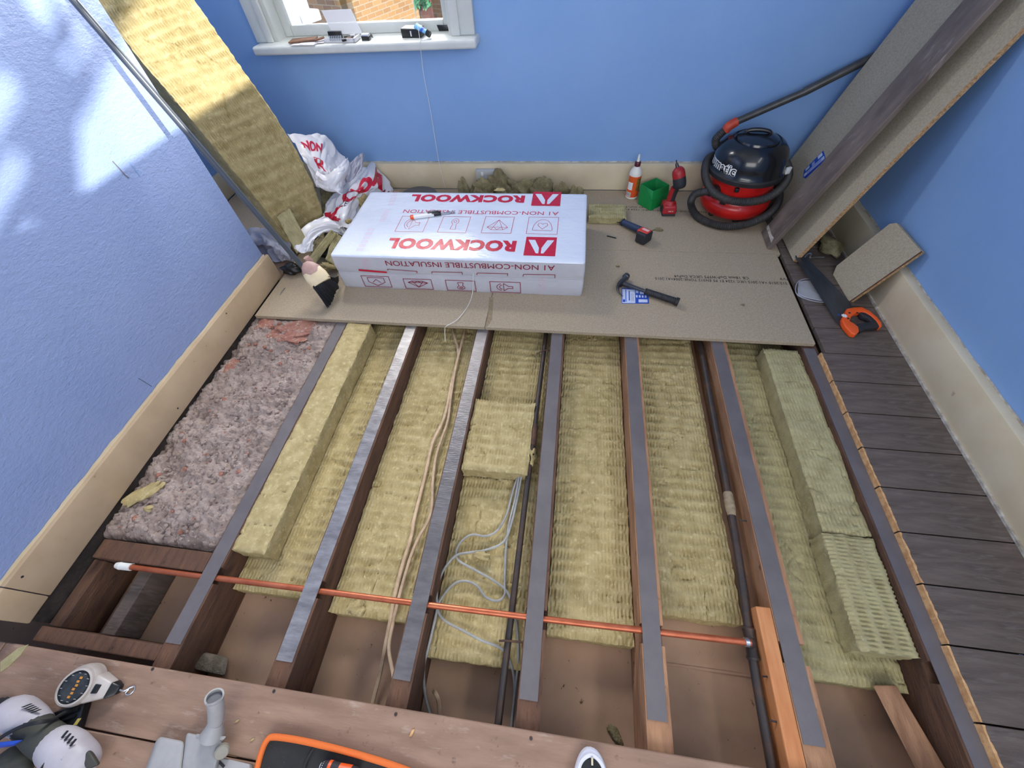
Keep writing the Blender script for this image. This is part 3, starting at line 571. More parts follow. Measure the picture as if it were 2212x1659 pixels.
# front boards
fb = Thing('floorboard', 'wide brown floorboard across the front, next to the open joists', 'floorboard', (-0.1, -0.16, -TB), None)
fb.part('board', bevel_mesh(box(-1.515, 1.331, -0.2245, -0.0865, -TB, 0.0), 0.002, 1), 'frontb', smooth=False)
for q in ((592, 1493), (855, 1543), (1147, 1595), (330, 1445)):
    c = at(*q); fb.part('nail', lathe([(0.004, 0.0), (0.004, 0.0012), (0.0, 0.0016)], frame(c, (1, 0, 0), (0, 1, 0)), 10), 'iron')
fb2 = Thing('floorboard', 'second brown floorboard at the front, under the tools', 'floorboard', (-0.1, -0.3, -TB), None)
fb2.part('board', bevel_mesh(box(-1.96, 1.331, -0.42, -0.2285, -TB, 0.0), 0.002, 1), 'frontb', smooth=False)
fb3 = Thing('floorboard', 'brown floorboard end at the far left bottom corner, left of a yellow stain', 'floorboard', (-1.7, -0.16, -TB), None)
fb3.part('board', bevel_mesh(box(-1.96, -1.52, -0.2245, -0.0865, -TB, 0.0), 0.002, 1), 'frontb', smooth=False)
for k in range(3): fbk = Thing('floorboard', ['brown floorboard behind the camera, first', 'brown floorboard behind the camera, second', 'brown floorboard behind the camera, third'][k], 'floorboard', (-0.1, -0.6 - 0.3 * k, -TB), None); fbk.part('board', box(-1.96, 1.331, -0.78 - 0.39 * k + 0.004, -0.424 - 0.39 * k, -TB, 0), 'frontb', smooth=False)
solo('stain_flake', prism([at(*q) for q in ((2, 1430), (40, 1400), (62, 1392), (45, 1415), (20, 1440), (2, 1452))], (0, 0, 0.0015)), 'woolg', at(30, 1420), 'flat yellow flake over the board joint at bottom left', 'debris', smooth=False)
# chipboard sheets
CB = 0.018
def sheet(x0, x1, y0, y1, label, mt='chip'):
    t = Thing('chipboard_sheet', label, 'chipboard', ((x0 + x1) / 2, (y0 + y1) / 2, -CB)); t.part('board', bevel_mesh(box(x0, x1, y0, y1, -CB, 0.0), 0.0012, 1), mt, smooth=False)
    return t
c1 = sheet(-1.478, -0.3525, 1.2545, 1.856, 'near chipboard flooring sheet on the left, under the broom head')
c2 = sheet(-0.3505, 1.021, 1.2545, 1.856, 'near chipboard flooring sheet on the right, under the hammer')
c3 = sheet(-2.23, -0.62, 1.859, 2.460, 'far chipboard flooring sheet at the left, under the plastic bags')
c4 = sheet(-0.618, 1.040, 1.859, 2.460, 'far chipboard flooring sheet at the right, under the vacuum cleaner')
# printed lines (rotated 180 degrees: read from the wall side)
def printed(t, s, pr, pl, hgt, mt='ink', z=0.0006, dy=0.0):
    a = at(*pr); b = at(*pl); ex = nrm(b - a); fr = frame(a + V((0, dy, 0)), ex, (-ex[1] * -1 * 0 + 0, -1, 0) if False else np.cross((0, 0, 1), ex)); L = np.linalg.norm(b - a)
    v, f = text2(s, 0.012, 0, 1.05); t.part('printed_text', ([tuple(fr(p[0] * L, p[1] * hgt, z)) for p in v], f), mt, smooth=False)
printed(c2, 'CB 18mm DoP:WFP5 UKCA DoPv4', (1616, 598), (1456, 594), 0.020)
printed(c2, '312:2010 +A1:2015 UKC 1224 E1 P5 EN312 TONK:2004+A1:2015', (1699, 610), (1415, 599), 0.018)
printed(c2, 'PV9', (1703, 601), (1684, 600), 0.016)
printed(c4, 'EN312 TONK:2004 P5 2010 UKC 1224 E1', (1525, 457), (1352, 451), 0.015)
printed(c4, 'DoP:WFP5 DoPv4', (1420, 447), (1352, 446), 0.012)
solo('floor_stain', prism([at(*q) for q in ((1057, 642), (1066, 642), (1063, 690), (1053, 706), (1048, 706), (1054, 680))], (0, 0, 0.0004)), 'dusty', at(1057, 680), 'narrow brown dust streak on the sheet joint in front of the pack', 'dust', smooth=False)

# ================================================================== PIPES AND CABLES
pp = [(-1.340, 0.1445, -0.032), (-1.05, 0.146, -0.033), (-0.70, 0.149, -0.0325), (-0.37, 0.151, -0.033), (0.0, 0.155, -0.032), (0.28, 0.160, -0.033), (0.552, 0.165, -0.034)]
t = Thing('copper_pipe', 'copper water pipe running across under all the taped joists', 'pipe', pp[0])
t.part('pipe', tube(smooth_path(pp, 6), 0.0085, 14), 'copper')
t.part('end_cap', tube([(-1.372, 0.144, -0.032), (-1.356, 0.144, -0.032), (-1.354, 0.144, -0.032), (-1.318, 0.1445, -0.032)], [0.009, 0.0125, 0.0115, 0.0115], 14), 'cwhite', label='white plastic pipe cap')
t.part('end_ring', tube([(0.536, 0.1645, -0.034), (0.546, 0.165, -0.034)], 0.0115, 16), 'steel', label='bright silver ring')
bp = [(-0.079, 1.60, -0.065), (-0.080, 1.25, -0.063), (-0.085, 0.92, -0.058), (-0.0875, 0.72, -0.052), (-0.092, 0.50, -0.062), (-0.096, 0.20, -0.064), (-0.100, -0.06, -0.068), (-0.104, -0.5, -0.072)]
t = Thing('iron_pipe', 'thin black iron pipe beside the grey cable loops', 'pipe', bp[-1])
t.part('pipe', tube(smooth_path(bp, 6), 0.0098, 12), 'iron')
t.part('coupling', tube([(-0.0862, 0.80, -0.0545), (-0.0865, 0.79, -0.054), (-0.0875, 0.72, -0.052), (-0.0878, 0.71, -0.052)], [0.011, 0.0135, 0.0135, 0.011], 14), 'rust', label='rusty pipe coupling')
for _p in ([(-0.122, 0.090, -0.058), (-0.100, 0.092, -0.050), (-0.055, 0.094, -0.052)], [(-0.11, 1.17, -0.064), (-0.08, 1.18, -0.050), (-0.055, 1.185, -0.052)]): t.part('pipe_hook', tube(smooth_path(_p, 4), 0.0028, 8), 'rust')
fp = [(0.598, 1.60, -0.075), (0.596, 1.25, -0.070), (0.588, 0.90, -0.064), (0.582, 0.60, -0.060), (0.573, 0.35, -0.060), (0.562, 0.168, -0.060), (0.558, 0.0, -0.062), (0.554, -0.5, -0.066)]
t = Thing('iron_pipe', 'thick black iron pipe running beside the orange batten', 'pipe', fp[-1])
t.part('pipe', tube(smooth_path(fp, 6), 0.0118, 14), 'iron')
t.part('pipe_wrap', tube([(0.5815, 0.600, -0.060), (0.5812, 0.594, -0.060), (0.581, 0.575, -0.060), (0.5808, 0.572, -0.060), (0.5803, 0.540, -0.060), (0.580, 0.520, -0.060)], [0.0125, 0.0150, 0.0148, 0.0160, 0.0150, 0.012], 16), 'rope', label='beige tape wrapped round the pipe')
t.part('tee_fitting', join(tube([(0.5640, 0.205, -0.060), (0.5638, 0.200, -0.060), (0.5634, 0.192, -0.060), (0.5618, 0.140, -0.060), (0.5614, 0.132, -0.060), (0.5612, 0.127, -0.060)], [0.0135, 0.0175, 0.0150, 0.0150, 0.0175, 0.0135], 16), tube([(0.562, 0.166, -0.058), (0.556, 0.166, -0.046), (0.549, 0.1655, -0.036)], [0.013, 0.0135, 0.0125], 14)), 'iron', label='black tee joint')
for _a, _b in (((0.570, 0.094, -0.045), (0.5775, 0.094, -0.035)), ((0.568, 0.005, -0.045), (0.5775, 0.004, -0.035)), ((0.594, 0.505, -0.05), (0.6175, 0.503, -0.048))): t.part('pipe_nail', tube([_a, _b], 0.002, 6), 'dsteel')
def cable(name, pts, z, r, mt, label, group=None, flat=1.0, ends=None):
    P = [at(q[0], q[1], 'z', q[2] if len(q) > 2 else z) for q in pts]
    return solo(name, tube(smooth_path(P, 7), r, 8, flat=flat), mt, P[0], label, 'cable', group)
zt = -0.098
cable('cable', [(980, 690, -0.11), (978, 715), (990, 765), (975, 830), (960, 900), (935, 955), (922, 1010), (910, 1060), (895, 1120), (888, 1160), (868, 1225), (852, 1290), (845, 1330, -0.105), (835, 1380, -0.13), (822, 1450, -0.16), (805, 1520, -0.17), (800, 1570, -0.17)], -0.092, 0.0062, 'beige', 'left-hand one of the two old beige cables, reaching furthest down', flat=0.6)
cable('cable', [(1010, 690, -0.11), (1000, 730), (985, 790), (975, 850), (968, 905), (955, 945), (942, 985), (935, 1040), (933, 1090), (925, 1125), (905, 1160), (888, 1200), (870, 1260), (858, 1305, -0.09), (848, 1350, -0.11), (840, 1400, -0.12), (848, 1450, -0.10), (853, 1478, -0.08)], -0.088, 0.0055, 'beige', 'right-hand one of the two old beige cables, ending at the taped joist', flat=0.6)
zg = -0.094
cable('cable', [(1122, 1020, -0.07), (1108, 1060), (1095, 1110), (1075, 1145), (1050, 1158), (1020, 1155), (998, 1168), (986, 1190), (990, 1210), (1020, 1228), (1060, 1250), (1090, 1272), (1105, 1300), (1115, 1345), (1119, 1400), (1118, 1440, -0.11), (1112, 1500, -0.14), (1106, 1560, -0.16), (1104, 1610, -0.16)], zg, 0.0038, 'gcable', 'grey cable, the loop crossing over the insulation highest up')
cable('cable', [(1126, 1030, -0.07), (1118, 1075), (1105, 1130), (1088, 1170), (1050, 1188), (1010, 1194), (985, 1200), (962, 1225), (946, 1260), (943, 1290), (945, 1310), (938, 1345), (925, 1400, -0.10), (916, 1440, -0.13), (917, 1490, -0.155), (925, 1530, -0.16), (938, 1570, -0.16)], zg + 0.004, 0.0040, 'gcable', 'grey cable hugging the left joist of its bay down to the front board')
cable('cable', [(1121, 1028, -0.07), (1112, 1080), (1098, 1140), (1092, 1200), (1090, 1260), (1090, 1285), (1075, 1298), (1050, 1290), (1030, 1265), (1005, 1255), (980, 1262), (955, 1290), (946, 1315), (960, 1340), (1000, 1362), (1040, 1383), (1078, 1398), (1095, 1415), (1108, 1450, -0.11), (1112, 1500, -0.15), (1106, 1570, -0.17)], zg + 0.001, 0.0038, 'gcable', 'grey cable with the low hook-shaped loop just above the copper pipe')
cable('cable', [(936, 1492, -0.15), (942, 1500, -0.13), (948, 1520, -0.14), (950, 1570, -0.17)], -0.15, 0.0055, 'beige', 'short pale cable end curling up beside the front board', flat=0.6)
s = [V((-0.79, 2.552, 1.40)), V((-0.793, 2.47, 0.95)), at(905, 72, 'y', 2.40), at(908, 98, 'y', 2.378), at(915, 160, 'y', 2.44), at(930, 240, 'y', 2.478), at(948, 350, 'y', 2.455), V((-0.81, 2.452, 0.10)), V((-0.80, 2.44, 0.02))]
solo('string', tube(smooth_path(s, 8), 0.0014, 6), 'string', s[0], 'thin white cord hanging over the window sill down the blue wall', 'string')
s = [at(1022, 590, 'y', 1.481), at(1022, 612, 'y', 1.478), at(1020, 636, 'z', 0.004), at(1010, 662, 'z', 0.003), at(988, 690, 'z', 0.006), at(965, 704, 'z', 0.004), at(961, 712, 'z', -0.02), at(962, 738, 'z', -0.06)]
solo('string', tube(smooth_path(s, 8), 0.0016, 6), 'string', s[2], 'white cord trailing from the wrapped pack over the chipboard edge', 'string')

# ================================================================== WRAPPED PACK
PX0, PX1, PY0, PY1, PZ = -1.106, 0.074, 1.484, 2.060, 0.190
pk = Thing('insulation_pack', 'big white film-wrapped insulation pack with red lettering and a knife on top', 'insulation pack', (-0.52, 1.77, 0.0))
def packmesh():
    n = 44; vs = []; rings = []
    base = rrect(PX1 - PX0, PY1 - PY0, 0.012, 4); cx, cy = (PX0 + PX1) / 2, (PY0 + PY1) / 2; P = []
    for i in range(len(base)):
        a, b = np.array(base[i]), np.array(base[(i + 1) % len(base)]); L = np.linalg.norm(b - a); k = max(1, int(L / 0.03))
        for j in range(k): P.append(a + (b - a) * j / k)
    P = np.array(P); m = len(P); lv = [(0.003, 0.001), (0.0, 0.008), (-0.002, 0.05), (-0.001, 0.088), (0.001, 0.096), (-0.001, 0.104), (-0.002, 0.14), (0.0, PZ - 0.008), (0.002, PZ - 0.003), (0.006, PZ - 0.0006), (0.02, PZ)]
    for ins, z in lv:
        for i, q in enumerate(P):
            s = 1 - np.array([ins * 2 / (PX1 - PX0), ins * 2 / (PY1 - PY0)]); j = 0.0018 * float(fbm(i * 0.7, z * 30, 4, 3)) if z < PZ - .006 else 0
            vs.append((cx + q[0] * s[0] + j * np.sign(q[0]), cy + q[1] * s[1] + j * np.sign(q[1]), z))
    fs = [tuple(range(m))[::-1]]
    for r in range(len(lv) - 1):
        for k in range(m): fs.append((r * m + k, r * m + (k + 1) % m, (r + 1) * m + (k + 1) % m, (r + 1) * m + k))
    fs.append(tuple((len(lv) - 1) * m + k for k in range(m)))
    ns = 1 + 7 * m; return vs, fs[:ns], fs[ns:]
_v, _fs, _ft = packmesh(); film = pk.part('film', (_v, _ft), 'packw', ang=60); pk.part('side_film', (_v, _fs), 'packshade', ang=60)
def tp(u, v): return at(u, v, 'z', PZ)
T = frame((0, 0, PZ), (-1, 0, 0), (0, -1, 0), (0, 0, 1))     # upside-down seen from the camera: x' = -x, y' = -y
def T2(u, v): p = tp(u, v); return (-p[0], -p[1])
def toptext(s, r_far, l_near, mt, bold=0.03, shear=0.0, name='lettering', space=1.0, z=0.0008):
    # r_far: pixel of the upper right corner in the photo (text start, baseline), l_near: lower left
    a, b = T2(*r_far), T2(*l_near); v, f = text2(s, bold, shear, space)
    return pk.part(name, ([tuple(T(a[0] + (b[0] - a[0]) * p[0], a[1] + (b[1] - a[1]) * p[1], z)) for p in v], f), mt, parent=film, smooth=False)
def zz(u, v): return (720 + u / 3.95, 400 + v / 3.95)
def row(xr_, xl_, yfar, ynear, s, mt, **k):     # photo text: baseline is the FAR edge, tops point to the camera
    a = T2(*zz(xr_, yfar)); b = T2(*zz(xl_, yfar)); c = T2(*zz((xr_ + xl_) / 2, ynear)); v, f = text2(s, k.get('bold', 0.03), 0, k.get('space', 1.0))
    x0, x1, y0, y1 = a[0], b[0], (a[1] + b[1]) / 2, c[1]
    pk.part('lettering', ([tuple(T(x0 + (x1 - x0) * p[0], y0 + (y1 - y0) * p[1], 0.0008)) for p in v], f), mt, parent=film, smooth=False)
# in the photo the letters are upside down: their baseline is the far side
row(1640, 675, 84, 146, 'ROCKWOOL', 'red', bold=0.055, space=1.08)
row(1570, 482, 462, 556, 'ROCKWOOL', 'red', bold=0.055, space=1.08)
row(1925, 602, 218, 248, 'A1 NON-COMBUSTIBLE INSULATION', 'grout', bold=0.0)
def logo(q, name='logo'):
    P = [T2(*zz(*c)) for c in q]; x0 = (P[0][0] + P[3][0]) / 2; x1 = (P[1][0] + P[2][0]) / 2; y0 = (P[0][1] + P[1][1]) / 2; y1 = (P[2][1] + P[3][1]) / 2
    o = pk.part(name, poly2([(x0, y0), (x1, y0), (x1, y1), (x0, y1)], T, 0.0008), 'red', parent=film, smooth=False)
    w, h = x1 - x0, y1 - y0
    def L(a, b): return (x0 + a * w, y0 + b * h)
    for pts in (((.08, .12 + .05), (.30, .17), (.46, .60), (.46, .88), (.38, .88)), ((.92, .17), (.70, .17), (.54, .60), (.54, .88), (.62, .88))):
        pts = [(a, 1 - b) for a, b in pts]; pts = [(a, 1 - b) for a, b in pts]
        mm = poly2([L(a, b) for a, b in pts], T, 0.0013); pk.part(name + '_mark', mm, 'packw', parent=film, smooth=False)
logo(((1945, 58), (1705, 58), (1690, 178), (1937, 178)))
logo(((1905, 445), (1650, 443), (1620, 600), (1897, 608)))
def icon(kind, P, w_=0.0022, mt='grout', fr=T, z=0.0008, par=None):
    (x0, y0), (x1, y1) = P; X = lambda a: x0 + a * (x1 - x0); Y = (lambda b: y0 + (1 - b) * (y1 - y0)) if (fr is T or kind == 'flame') else (lambda b: y0 + b * (y1 - y0)); ms = []
    def pl(pts, closed=False): ms.append(strip([(X(a), Y(b)) for a, b in pts], w_, fr, closed, z))
    def arc(cx, cy, rx, ry, a0, a1, n=14): pl([(cx + rx * math.cos(math.radians(a0 + (a1 - a0) * k / n)), cy + ry * math.sin(math.radians(a0 + (a1 - a0) * k / n))) for k in range(n + 1)])
    pl([(0, 0), (1, 0), (1, 1), (0, 1)], True)
    if kind == 'heart':
        pl([(.2, .2), (.8, .2)]); arc(.5, .25, .32, .6, -5, 185); pl([(.5, .28), (.34, .5), (.36, .62), (.44, .64), (.5, .56), (.56, .64), (.64, .62), (.66, .5)], True)
    if kind == 'diamond':
        pl([(.15, .35), (.5, .8), (.85, .35), (.7, .2), (.3, .2)], True); pl([(.15, .35), (.85, .35)]); pl([(.3, .2), (.5, .8), (.7, .2)]); pl([(.38, .35), (.5, .2), (.62, .35)])
    if kind == 'thermo':
        arc(.5, .68, .13, .18, -60, 240); pl([(.56, .52), (.6, .2)]); pl([(.44, .52), (.4, .2)]); pl([(.4, .2), (.6, .2)]); arc(.5, .68, .05, .07, 0, 360)
    if kind == 'sound':
        pl([(.25, .4), (.4, .4), (.55, .15), (.55, .85), (.4, .6), (.25, .6)], True); arc(.55, .5, .14, .22, -70, 70); arc(.55, .5, .23, .34, -70, 70)
    if kind == 'flame':
        pl([(.2, .85), (.8, .85), (.8, .45), (.5, .12), (.2, .45)], True); pl([(.35, .4), (.5, .7), (.65, .4)])
    pk.part('pictogram', join(*ms), mt, parent=film, smooth=False)
def ibox(q):  # pixel corners: far right, far left, near left, near right
    P = [T2(*zz(*c)) for c in q]; return ((P[0][0] + P[3][0]) / 2, (P[0][1] + P[1][1]) / 2), ((P[1][0] + P[2][0]) / 2, (P[2][1] + P[3][1]) / 2)
icon('heart', ibox(((1922, 275), (1668, 274), (1648, 416), (1910, 418))))
icon('diamond', ibox(((1545, 272), (1300, 270), (1262, 408), (1515, 412))))
icon('thermo', ibox(((1172, 270), (940, 268), (890, 402), (1130, 408))))
icon('sound', ibox(((820, 268), (590, 266), (525, 396), (765, 400))))
for (uc, vc, sz, n) in (((530, 60, 16, 5)), ((320, 380, 16, 6))):
    ms = []
    for k in range(n):
        px_ = zz(uc - k * (9 if n == 5 else 18), vc + k * (26 if n == 5 else 34)); c = T2(*px_); a = 0.014
        ms.append(strip([(c[0] - a, c[1] - a * .6), (c[0] + a, c[1] - a * .6), (c[0] + a, c[1] + a * .6), (c[0] - a, c[1] + a * .6)], 0.0014, T, True, 0.0008)); ms.append(strip([(c[0] - a * .6, c[1]), (c[0] + a * .5, c[1])], 0.0014, T, False, 0.0008))
    pk.part('small_print', join(*ms), 'pink', parent=film, smooth=False)
ms = []
for k in range(4): a, b = T2(*zz(478 - k * 13, 215)), T2(*zz(436 - k * 13, 312)); ms.append(strip([a, b], 0.0012, T, False, 0.0008))
pk.part('small_print', join(*ms), 'pink', parent=film, smooth=False)
# front face print (upside down too)
FY = PY0 - 0.0042
FR = frame((0, FY, 0), (-1, 0, 0), (0, 0, -1), (0, -1, 0))
def F2(u, v): p = at(*zz(u, v), 'y', FY); return (-p[0], -p[2])
def frow(xr_, xl_, yfar_r, yfar_l, hgt, s, mt, bold=0.03):
    a = F2(xr_, yfar_r); b = F2(xl_, yfar_l); v, f = text2(s, bold)
    pk.part('lettering', ([tuple(FR(a[0] + (b[0] - a[0]) * p[0], a[1] + (b[1] - a[1]) * p[0] + hgt * p[1], 0.0)) for p in v], f), mt, parent=film, smooth=False)
frow(1890, 438, 686, 645, 0.027, 'A1 NON-COMBUSTIBLE INSULATION', 'dred', 0.0)
def fstrip(pts, w=0.003, closed=False, mt='dred'): pk.part('print_line', strip([F2(*p) for p in pts], w, FR, closed), mt, parent=film, smooth=False)
for q in (((1890, 792), (1892, 766), (1622, 762), (1618, 780)), ((1485, 776), (1488, 756), (1228, 750), (1224, 768)), ((1102, 764), (1098, 745), (840, 740), (842, 756)), ((712, 752), (714, 736), (462, 718), (466, 728))): fstrip(q)
pk.part('print_bar', poly2([F2(*p) for p in ((215, 716), (457, 738), (457, 752), (217, 732))], FR), 'red', parent=film, smooth=False)
for kind, q in (('flame', ((233, 770), (470, 784), (492, 874), (262, 860))), ('diamond', ((593, 798), (832, 808), (850, 892), (620, 880))), ('thermo', ((955, 812), (1205, 818), (1218, 906), (978, 896))), ('sound', ((1334, 824), (1594, 830), (1598, 918), (1352, 912)))):
    P = [F2(*c) for c in q]; x0, x1 = P[1][0], P[0][0]; y0, y1 = (P[0][1] + P[1][1]) / 2, (P[2][1] + P[3][1]) / 2
    icon(kind, ((x0, y0), (x1, y1)), 0.003, 'dred', FR, 0.0)
for k in range(3): fstrip([(1755, 790 + 40 * k), (1795, 790 + 40 * k), (1795, 815 + 40 * k), (1755, 815 + 40 * k)], 0.0012, True, 'pink')
for k in range(4): fstrip([(250 + 16 * k, 632), (252 + 16 * k, 715)], 0.0012, False, 'pink')
pk.part('film_seam', tube([(PX0 + 0.02 + 1.14 * k / 30, PY0 - 0.0035, 0.098 - 0.003 * k / 30 + 0.001 * math.sin(k * 1.3)) for k in range(31)], 0.0012, 5), 'packshade', parent=film)
# knife on the pack
a = at(888, 470, 'z', PZ + 0.008); b = at(940, 462, 'z', PZ + 0.008); c = at(983, 457, 'z', PZ + 0.006); d = nrm(c - a); sd = nrm(np.cross(d, (0, 0, 1))); upz = V((0, 0, 1))
kn = Thing('utility_knife', 'snap-off utility knife with orange end cap lying on the wrapped pack', 'knife', V((b[0], b[1], PZ)))
L = np.linalg.norm(c - a)
def kb(s0, s1, w, h0, h1, off=0, bev=0.002): m_ = a + d * (s0 + s1) / 2; return obox((m_[0] + sd[0] * off, m_[1] + sd[1] * off, PZ + (h0 + h1) / 2), d * (s1 - s0) / 2, sd * w / 2, upz * (h1 - h0) / 2, bev)
kn.part('body', kb(0.012, 0.115, 0.022, 0.002, 0.016), 'wprint'); kn.part('end_cap', kb(-0.004, 0.016, 0.024, 0.002, 0.017, 0, 0.005), 'orange'); kn.part('grip', kb(0.105, 0.150, 0.020, 0.002, 0.017), 'blackpl')
kn.part('slider', kb(0.085, 0.14, 0.010, 0.014, 0.021, -0.006), 'dsteel'); kn.part('blade', kb(0.148, L, 0.011, 0.006, 0.0075, 0, 0), 'steel')

# ================================================================== LEANING TIMBER
lc = Thing('chipboard_sheet', 'wide chipboard sheet leaning against the right wall, with a blue label', 'chipboard', (1.1, 2.09, 0.0))
f0, f1 = V((1.0775, 1.792, 0.008)), V((1.0725, 2.392, 0.008)); tp1 = at(2212, 57, 'y', 1.792); up_ = nrm(tp1 - f0); Lc = 0.950
nl = nrm(np.cross(f1 - f0, up_)); nl = nl if nl[0] < 0 else -nl
e = nrm(f1 - f0); lc.part('board', hexa([f0 - nl * 0.018 + (0, 0, 0), f0, f1, f1 - nl * 0.018, f0 - nl * 0.018 + up_ * Lc, f0 + up_ * Lc, f1 + up_ * Lc, f1 - nl * 0.018 + up_ * Lc]), 'chipbright', smooth=False)
lc.part('cut_edge', hexa([f0 - nl * 0.0175 - e * 0.0015 , f0 - nl * .0005 - e * 0.0015, f0 - nl * .0005, f0 - nl * 0.0175, f0 - nl * 0.0175 - e * 0.0015 + up_ * Lc, f0 - nl * .0005 - e * 0.0015 + up_ * Lc, f0 - nl * .0005 + up_ * Lc, f0 - nl * 0.0175 + up_ * Lc]), 'chipedge', label='pale sawn edge', smooth=False)
def onplane(u, v, p0, n): d = RW @ np.array([(u - W / 2) / F, (v - H / 2) / F, 1.0]); return CAM + d * (np.dot(V(p0) - CAM, n) / np.dot(d, n))
def label_on(t, q, p0, n, eps=0.0008, split=0.45):
    P = [onplane(*c, p0, n) + V(n) * eps for c in q]; lab_ = t.part('label', ([tuple(x) for x in P], [(0, 1, 2, 3)]), 'blue', label='blue and white printed label', smooth=False)
    def B(a, b): return tuple((P[0] * (1 - a) * (1 - b) + P[1] * a * (1 - b) + P[2] * a * b + P[3] * (1 - a) * b) + V(n) * eps)
    def quad(a0, a1, b0, b1, mt, lift=0): t.part('label_print', ([tuple(V(B(a, b)) + V(n) * lift) for a, b in ((a0, b0), (a1, b0), (a1, b1), (a0, b1))], [(0, 1, 2, 3)]), mt, parent=lab_, smooth=False)
    quad(0.03, split, 0.05, 0.97, 'lblue'); quad(split + .18, 0.93, .72, .93, 'lblue'); quad(split + .22, .9, .1, .3, 'lblue')
    for k in range(3): quad(0.08 + k * .11, 0.11 + k * .11 + (0.03 if k == 1 else 0), .18, .85, 'blue', eps)
    for k in range(4): quad(split + .06 + k * .1, split + .11 + k * .1, .42, .56, 'lblue')
label_on(lc, ((1735, 385), (1737, 368), (1779, 325), (1784, 342)), f0, nl, split=0.4)
lc.part('fixing_label', ([tuple(onplane(*q, f0, nl) + nl * 0.0006) for q in ((1736, 383), (1781, 340), (1784, 345), (1740, 386))], [(0, 1, 2, 3)]), 'bluepl', smooth=False)
dk = Thing('floorboard', 'long dark old floorboard leaning over the chipboard sheet, its foot by the vacuum cleaner', 'floorboard', (0.98, 1.97, 0.0))
g0, g1 = V((0.985, 1.893, 0.002)), V((0.990, 2.040, 0.002)); q0 = at(2106, 50, 'y', 1.893); q1 = at(2032, 50, 'y', 2.040); u0 = nrm(q0 - g0); Ld = 1.16
nd = nrm(np.cross(g1 - g0, u0)); nd = nd if nd[0] < 0 else -nd
dk.part('board', bevel_mesh(hexa([g0, g0 - nd * 0.021, g1 - nd * 0.021, g1, g0 + u0 * Ld, g0 - nd * 0.021 + u0 * Ld, g1 - nd * 0.021 + u0 * Ld, g1 + u0 * Ld]), 0.002, 1), 'boardl', smooth=False)
dk.part('paint_mark', join(poly2([(0, 0)], lambda x, y, z: (0, 0, 0)) if False else prism([tuple(g0 + e_ * a + u0 * b + nd * 0.0006) for e_, a, b in ((nrm(g1 - g0), .01, .03), (nrm(g1 - g0), .14, .035), (nrm(g1 - g0), .142, .05), (nrm(g1 - g0), .06, .046), (nrm(g1 - g0), .02, .052))], tuple(nd * 0.0004))), 'filler', label='pale dirty band', smooth=False)
of = Thing('chipboard_offcut', 'small square chipboard offcut leaning against the right skirting', 'chipboard', (1.23, 1.62, 0.0))
A0, A1 = V((1.234, 1.520, 0.002)), V((1.228, 1.735, 0.002)); B0 = at(1996, 538, 'x', 1.338); B1 = at(1936, 472, 'x', 1.330); uo = nrm((B0 - A0) * 0.6 + (B1 - A1) * 0.4); no = nrm(np.cross(A1 - A0, uo)); no = no if no[0] < 0 else -no; eo = nrm(A1 - A0)
B0 = A0 + uo * 0.285; B1 = A1 + uo * 0.283 + V((0, 0, 0)); c_ = 0.022
outl = [A0, A0 + (A1 - A0) * 0.86, A1 + uo * 0.03, B1 - uo * 0.018, B1 - eo * 0.02, B0 - uo * 0]
of.part('board', prism([tuple(x) for x in outl], tuple(-no * 0.018)), 'chipbright', smooth=False)
of.part('cut_edge', hexa([A0 - no * 0.0175 - eo * 0.0015, A0 - no * 0.007 - eo * 0.0015, A0 - no * 0.007, A0 - no * 0.0175, B0 - no * 0.0175 - eo * 0.0015, B0 - no * 0.007 - eo * 0.0015, B0 - no * 0.007, B0 - no * 0.0175]), 'chipedge', label='pale tongue edge', smooth=False)
of.part('edge_groove', hexa([A0 - no * 0.007 - eo * 0.001, A0 - no * 0.0005 - eo * 0.001, A0 - no * 0.0005, A0 - no * 0.007, B0 - no * 0.007 - eo * 0.001, B0 - no * 0.0005 - eo * 0.001, B0 - no * 0.0005, B0 - no * 0.007]), 'joist', smooth=False)
scrap((1830, 470), 0.03, 0.06, 'dusty insulation lump on the floor behind the leaning offcut', 41, (0.9, 1.3, 0.5), mt='woold', floor=0.001, loc=(1.275, 1.90, 0.03))

# ================================================================== VACUUM CLEANER
vc = Thing('vacuum_cleaner', 'red and black tub vacuum cleaner wrapped in its own hose', 'vacuum cleaner', (0.875, 2.26, 0.0))
vf = frame((0.875, 2.26, 0), (1, 0, 0), (0, 1, 0), (0, 0, 1))
vc.part('tub', lathe([(0.10, 0.022), (0.150, 0.026), (0.166, 0.036), (0.176, 0.060), (0.178, 0.085), (0.172, 0.100), (0.164, 0.106), (0.160, 0.125), (0.158, 0.16), (0.160, 0.20), (0.162, 0.215)], vf, 64), 'vred', ang=50)
lid = vc.part('lid', lathe([(0.150, 0.208), (0.178, 0.212), (0.180, 0.236), (0.176, 0.244), (0.172, 0.250), (0.171, 0.275), (0.166, 0.305), (0.154, 0.333), (0.132, 0.357), (0.112, 0.368), (0.108, 0.362), (0.100, 0.362), (0.096, 0.373), (0.06, 0.382), (0.0, 0.385)], vf, 64), 'blacksh', ang=40)
vc.part('lid_rim', lathe([(0.160, 0.209), (0.182, 0.213), (0.184, 0.232), (0.179, 0.240), (0.170, 0.243)], vf, 64), 'rubber')
vc.part('handle', tube(smooth_path([vf(-0.055, 0.03, 0.375), vf(-0.045, 0.028, 0.392), vf(0.0, 0.02, 0.398), vf(0.045, 0.012, 0.392), vf(0.055, 0.01, 0.375)], 6), 0.009, 10), 'blackpl')
